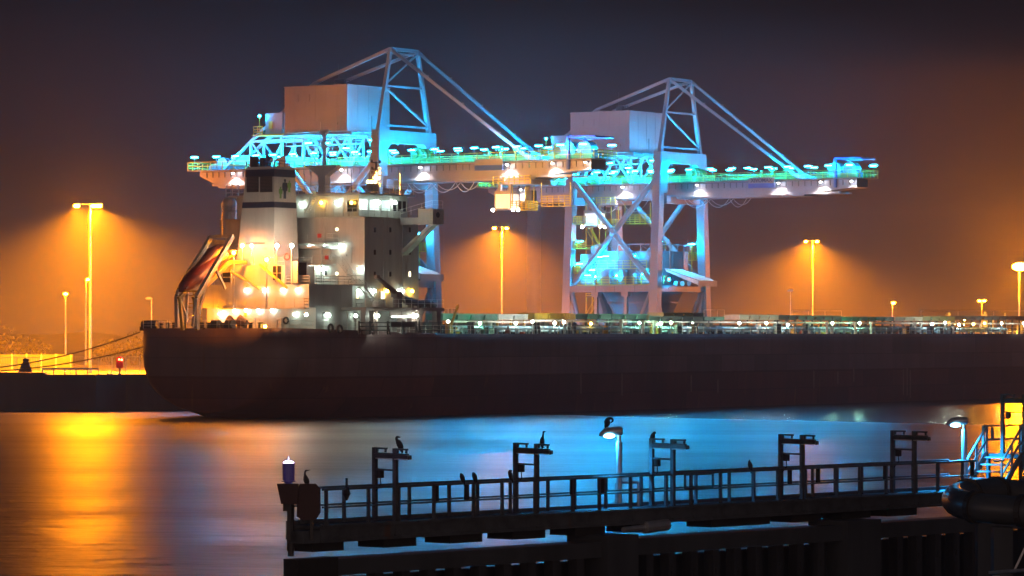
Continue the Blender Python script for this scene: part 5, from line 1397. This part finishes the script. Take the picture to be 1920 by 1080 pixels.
def on_twin(k, px, dz=2.30):
    o, x, z = twins[k]; c = J(px, 900, .75); y = JET.world(c.x, .75, z + dz); return y
bird('upright cormorant with its head turned right on the leftmost twin post lamp', jet_point(751, 846, .2), ALERT, 1.0)
bird('slim cormorant stretching its neck on the second twin post lamp from the left', jet_point(1017, 839, .2), TALL, .98)
bird('cormorant bending round to preen on the head of the lit pole lamp', Vector((0,0,0)), PREEN, 1.15)
bpy.data.objects[-1] if False else None
pb = [o for o in col.objects if o.name.startswith('cormorant') and o.parent is None][-1]
pb.location = pl.location + Vector((-.38, 0, 2.745))
bird('hunched cormorant on the left post of the blue lit twin post lamp', jet_point(1223, 830, 1.15), BENT, 1.0)
bird('cormorant with long neck and beak pointing right on the eight sided board', jet_point(574, 907, .1) + Vector((0, .05, 0)), NECK, .95)
RZ = DZ + 1.14
def on_rail(px, w): return JET.world(J(px, 900, w).x, w, RZ)
bird('sleeping cormorant with tail hanging below the rail, left one of the close pair', on_rail(868, 0), SLEEP, .95)
bird('sleeping cormorant without visible tail, right one of the close pair on the rail', on_rail(891, 0), [p for p in SLEEP if p[1] > -.05], 1.0)
bird('cormorant with its head tucked back on the rail just left of a twin post lamp', on_rail(958, 0), TUCK, .98)
bird('cormorant pointing its beak up, alone on the rail over a post', on_rail(1407, 0), UP, .98)
# ------------------------------------------------------------------ masts, fences, bushes, far works
def mast(label, px, D, py_top, heads, power, colr=SODIUM, base_z=QZ, lit=True, arm=1.4, lens=.30, yaw=0.0, r=.2, name='light_mast', cat='street lamp', group='tall quay light masts'):
    t = at(px, py_top, D); o = empty(name, (t.x, D, base_z), yaw); h = t.z - base_z
    m = MB(); m.tube((0, 0, 0), (0, 0, h + .3), r, 10, r * .6); m.tube((0, 0, 0), (0, 0, .5), r * 1.6, 10); m.build('pole', M_galv, o)
    for dx, dz in heads:
        a = MB(); a.bar((0, 0, h + dz + .25), (dx, 0, h + dz + .25), .1, .1); a.loft([(dx - .55, 0, h + dz + .18), (dx - .2, 0, h + dz + .22), (dx + .2, 0, h + dz + .22), (dx + .55, 0, h + dz + .18)], [.12, .22, .22, .12], 8)
        ho = a.build('lamp_head', M_galv, o)
        if lit:
            l = MB(); l.ball((dx, 0, h + dz - .02), lens, 10, 6, .55); l.build('lens', G_sodium, ho)
            spot('lamp_light', o, (dx, 0, h + dz - .25), power, colr, 156, .55, .25, (R(14), 0, 0))
    return tag(o, label, cat, group)
mast('tall mast with a cluster of orange lamps on the quay nearest the ship stern', 169, 530, 386, ((-1.9, 0), (.55, 0), (1.25, 0)), 850000, lens=.40)
mast('light mast with two orange lamps between the two cranes', 941, 700, 428, ((-1.4, 0), (.9, 0)), 700000)
mast('light mast with two orange lamps right of the right crane', 1524, 800, 453, ((-1.5, 0), (.9, 0)), 850000)
mast('brightest orange lamp mast at the far right edge of the photo', 1911, 640, 500, ((0, 0), (.4, 0)), 6500000, lens=1.15)
mast('light mast further along the quay, outside the left edge of the view', -430, 520, 350, ((-1.0, 0), (1.0, 0)), 300000, (1.0, .33, .02))
mast('shorter lit lamp post left of the tall left mast', 123, 640, 551, ((0, 0),), 14000, group='lower lamp posts behind the quay')
mast('thin lamp post close beside the tall left mast', 161, 660, 524, ((.4, 0),), 9000, group='lower lamp posts behind the quay')
mast('unlit slim lamp post just left of the stern', 284, 600, 562, ((-.4, 0),), 0, lit=False, group='lower lamp posts behind the quay', r=.12)
mast('small unlit lamp post right of the right crane', 1482, 640, 547, ((0, 0),), 0, lit=False, group='lower lamp posts behind the quay', r=.12)
mast('small lamp post with a short head over the pale hatch covers', 1673, 700, 568, ((.2, 0),), 1500, lit=True, group='lower lamp posts behind the quay', r=.16)
mast('small forked lamp post in front of the far works', 1841, 800, 564, ((-.5, 0), (.5, 0)), 1500, lit=True, group='lower lamp posts behind the quay', r=.14)
# far tower put in to stand for a faint pale column between the cranes
t = at(1001, 386, 1150); tw_ = tag(empty('stand_in_tower', (t.x, 1150, QZ)), 'plain round tower put in for the faint pale column left of the right crane', 'tower')
m = MB(); m.tube((0, 0, 0), (0, 0, t.z - QZ), 2.25, 24, 2.2); m.build('shaft', M_far, tw_)
m = MB(); m.tube((0, 0, t.z - QZ), (0, 0, t.z - QZ + .8), 2.35, 24, 2.35); m.build('cap', M_far, tw_)
# fence and gear on the left quay
def fence(pa, pb, D, z, h, label, step=2.0, mesh=True):
    a_ = at(pa, 690, D); b_ = at(pb, 690, D)
    o = tag(empty('wire_fence', (a_.x, D, z)), label, 'fence', 'fences on the left quay')
    L = b_.x - a_.x; n = max(1, round(L / step)); m = MB()
    for i in range(n + 1): m.bar((L * i / n, 0, 0), (L * i / n, 0, h), .08, .08)
    m.bar((0, 0, h), (L, 0, h), .06, .06); m.bar((0, 0, h * .5), (L, 0, h * .5), .04, .04); m.build_each('post', M_galv, o)
    if mesh:
        m = MB()
        for i in range(int(L / .22)): m.bar((i * .22, .03, .05), (i * .22, .03, h), .015, .015)
        m.build('wire', M_galv, o)
    return o
fence(-60, 75, 492, 5.06, 1.9, 'wire fence on the raised quay end at the far left', 3.0)
fence(132, 262, 500, QZ, 2.4, 'taller wire fence on the quay right beside the stern', 1.7)
a_ = at(-60, 690, 560); b_ = at(136, 690, 560)
m = MB(); o = tag(empty('green_barrier', (a_.x, 560, QZ)), 'low plain green barrier behind the left fence', 'barrier'); m.box(0, b_.x - a_.x, 0, .15, 0, 2.4); m.build('sheet', M_screen, o)
m = MB(); [m.bar((k * 2.2, -.05, 0), (k * 2.2, -.05, 2.5), .1, .1) for k in range(8)]; m.build_each('post', M_galv, o)
gr = at(120, 690, 488.5); m = MB(); 
L = at(185, 690, 488.5).x - at(80, 690, 488.5).x
o = tag(empty('quay_guardrail', (at(80, 690, 488.5).x, 488.2, QZ)), 'heavy double guard rail along the edge of the left quay', 'guardrail')
m.bar((0, 0, .9), (L, 0, .9), .12, .25); m.bar((0, 0, .35), (L, 0, .35), .1, .15); [m.bar((L * i / 5, .05, .1), (L * i / 5, .05, .9), .14, .14) for i in range(6)]; m.build('rail', M_hatchw, o)
c = at(220, 700, 497); o = tag(empty('lifebuoy_cabinet', (c.x, 497 + 3, QZ)), 'red cabinet with two small lights on the quay left of the stern', 'cabinet')
m = MB(); m.box(-.45, .45, -.3, .3, .9, 2.2); m.prism([(-.5, -.35, 2.2), (.5, -.35, 2.2), (0, -.35, 2.5)], (0, .7, 0)); m.build('cabinet', M_red, o)
m = MB(); m.box(-.12, .12, -.1, .1, 0, .9); m.build('stand', M_dark, o)
m = MB(); m.ball((-.05, -.36, 2.05), .11, 8, 5); m.ball((.3, -.36, 2.0), .13, 8, 5); m.build('signal_light', G_signal, o)
c = at(205, 705, 492.5); o = tag(empty('quay_ladder', (c.x, 492.6, QZ)), 'pale ladder with round hoop handles hanging down the quay corner', 'ladder')
m = MB()
for dx in (-.7, .7):
    P = [Vector((dx + .55 * math.cos(a), -.3, .1 + .55 * math.sin(a))) for a in [math.pi * k / 8 for k in range(9)]]; m.path(P, .06, 6)
for k in range(8): m.bar((-.25, -.4, .2 - k * .35), (.25, -.4, .2 - k * .35), .05, .05)
m.bar((-.25, -.4, .5), (-.25, -.4, -2.6), .06, .06); m.bar((.25, -.4, .5), (.25, -.4, -2.6), .06, .06); m.build('rail', M_hatchw, o)
c = at(47, 690, 490.5); m = MB(); m.prism([(-.9, 0, 0), (.9, 0, 0), (.3, 0, 1.8), (-.1, 0, 1.8)], (0, .5, 0)); o = tag(empty('mooring_hook_stand', (c.x, 490.5, 5.06)), 'dark tapered mooring stand on the raised quay end', 'bollard'); m.build('stand', M_dark, o); m = MB(); m.tube((-.3, -.1, 1.6), (.6, -.1, 1.6), .12, 8); m.build('hook', M_dark, o)
# bushes lit by the orange lamps
def bush(px, D, w, h, label, seed):
    rg = random.Random(seed); c = at(px, 690, D); o = tag(empty('bush', (c.x, D, QZ)), label, 'bush', 'bushes behind the left quay')
    m = MB()
    for k in range(6): m.tube((rg.uniform(-w*.1, w*.1), 0, 0), (rg.uniform(-w*.4, w*.4), rg.uniform(-1, 1), h * rg.uniform(.5, .8)), .12, 5, .04)
    m.build('trunk', M_bark, o); m = MB()
    for k in range(900):
        cl = rg.random(); cx = math.floor(cl * 7) / 7 * 2 - 1; rr = rg.random() ** .5; a = rg.uniform(0, 6.28)
        x = cx * w * .42 + rr * w * .2 * math.cos(a); y = rg.gauss(0, w * .12); top = h * (.95 - .45 * abs(cx) ** 1.5) * (1 + .2 * math.sin(cx * 9 + seed)); z = rg.uniform(.12, 1) ** .7 * top
        s = rg.uniform(.12, .34); d = Vector((rg.gauss(0,1), rg.gauss(0,1), rg.gauss(0,1))).normalized(); e = d.cross(Vector((.3,.2,1))).normalized()
        p = Vector((x, y, z)); m.add([p - d*s, p + e*s*.5, p + d*s, p - e*s*.5], [(0,1,2,3)])
    m.build('crown', M_leaf, o)
bush(12, 600, 6, 6.4, 'spreading orange lit bush at the left frame edge', 1); bush(62, 620, 6.5, 5.0, 'low spreading bush between the left frame edge and the first lamp post', 2); bush(250, 640, 5, 5.4, 'rounded bush rising just left of the ship stern', 3); bush(205, 660, 5, 4.6, 'dim bush behind the red cabinet', 4); bush(-20, 640, 6, 6, 'bush half cut by the left edge of the photo', 5)
# far works at the right
o = tag(empty('chemical_works', (at(1870, 600, 950).x, 950, QZ)), 'hazy orange lit process plant on the horizon at the right', 'factory')
rg = random.Random(11); k_ = 950 / FPX
for i in range(16):
    x = rg.uniform(-15, 12); h = rg.uniform(6, 11.5); m = MB(); r_ = rg.uniform(.25, .9); m.tube((x, rg.uniform(-5, 5), 0), (x, 0, h), r_, 10); m.tube((x, 0, h), (x, 0, h + .5), r_ * .6, 8); m.build('column', M_far, o)
for i in range(5):
    x = -14 + i * 5.5; m = MB(); hh = rg.uniform(6, 9)
    for z in (2.5, 5, 7.5): m.bar((x, 0, min(z, hh)), (x + 5.2, 0, min(z, hh)), .3, .3)
    for dx in (0, 1.7, 3.4, 5.1): m.bar((x + dx, 0, 0), (x + dx, 0, hh), .22, .22)
    m.build('pipe_rack', M_far, o)
m = MB(); m.tube((9, -6, 0), (9, -6, 6.5), 5.0, 24); m.tube((-9, -8, 0), (-9, -8, 5.2), 4.0, 24); m.build_each('tank', M_far, o)
lm = MB()
for i in range(14): lm.ball((rg.uniform(-14, 12), -5.5, rg.uniform(4, 11)), rg.uniform(.22, .4), 6, 4)
lm.build_each('lamp', G_works, o)
o = tag(empty('storage_shed', (at(1770, 600, 900).x, 900, QZ)), 'long low shed in the orange haze at the right', 'shed')
m = MB(); m.box(-9, 9, -5, 5, 0, 6.2); m.build('wall', M_far, o); m = MB(); m.prism([(-9.3, -5.4, 6.2), (-9.3, 5.4, 6.2), (-9.3, 0, 7.6)], (18.6, 0, 0)); m.build('roof', M_far, o)

# ------------------------------------------------------------------ the night air over the harbour
hm = bpy.data.materials.new('night_haze'); hm.use_nodes = True
n = hm.node_tree; n.nodes.clear()
oo = n.nodes.new('ShaderNodeOutputMaterial'); pv = n.nodes.new('ShaderNodeVolumePrincipled')
pv.inputs['Color'].default_value = (.96, .97, 1.0, 1); pv.inputs['Density'].default_value = HAZE_DENSITY; pv.inputs['Anisotropy'].default_value = .25
n.links.new(pv.outputs[0], oo.inputs['Volume'])
hb = MB(); hb.box(-425, 425, -45, 1405, -3.0, 56)
tag(hb.build('haze', hm), kind='stuff')
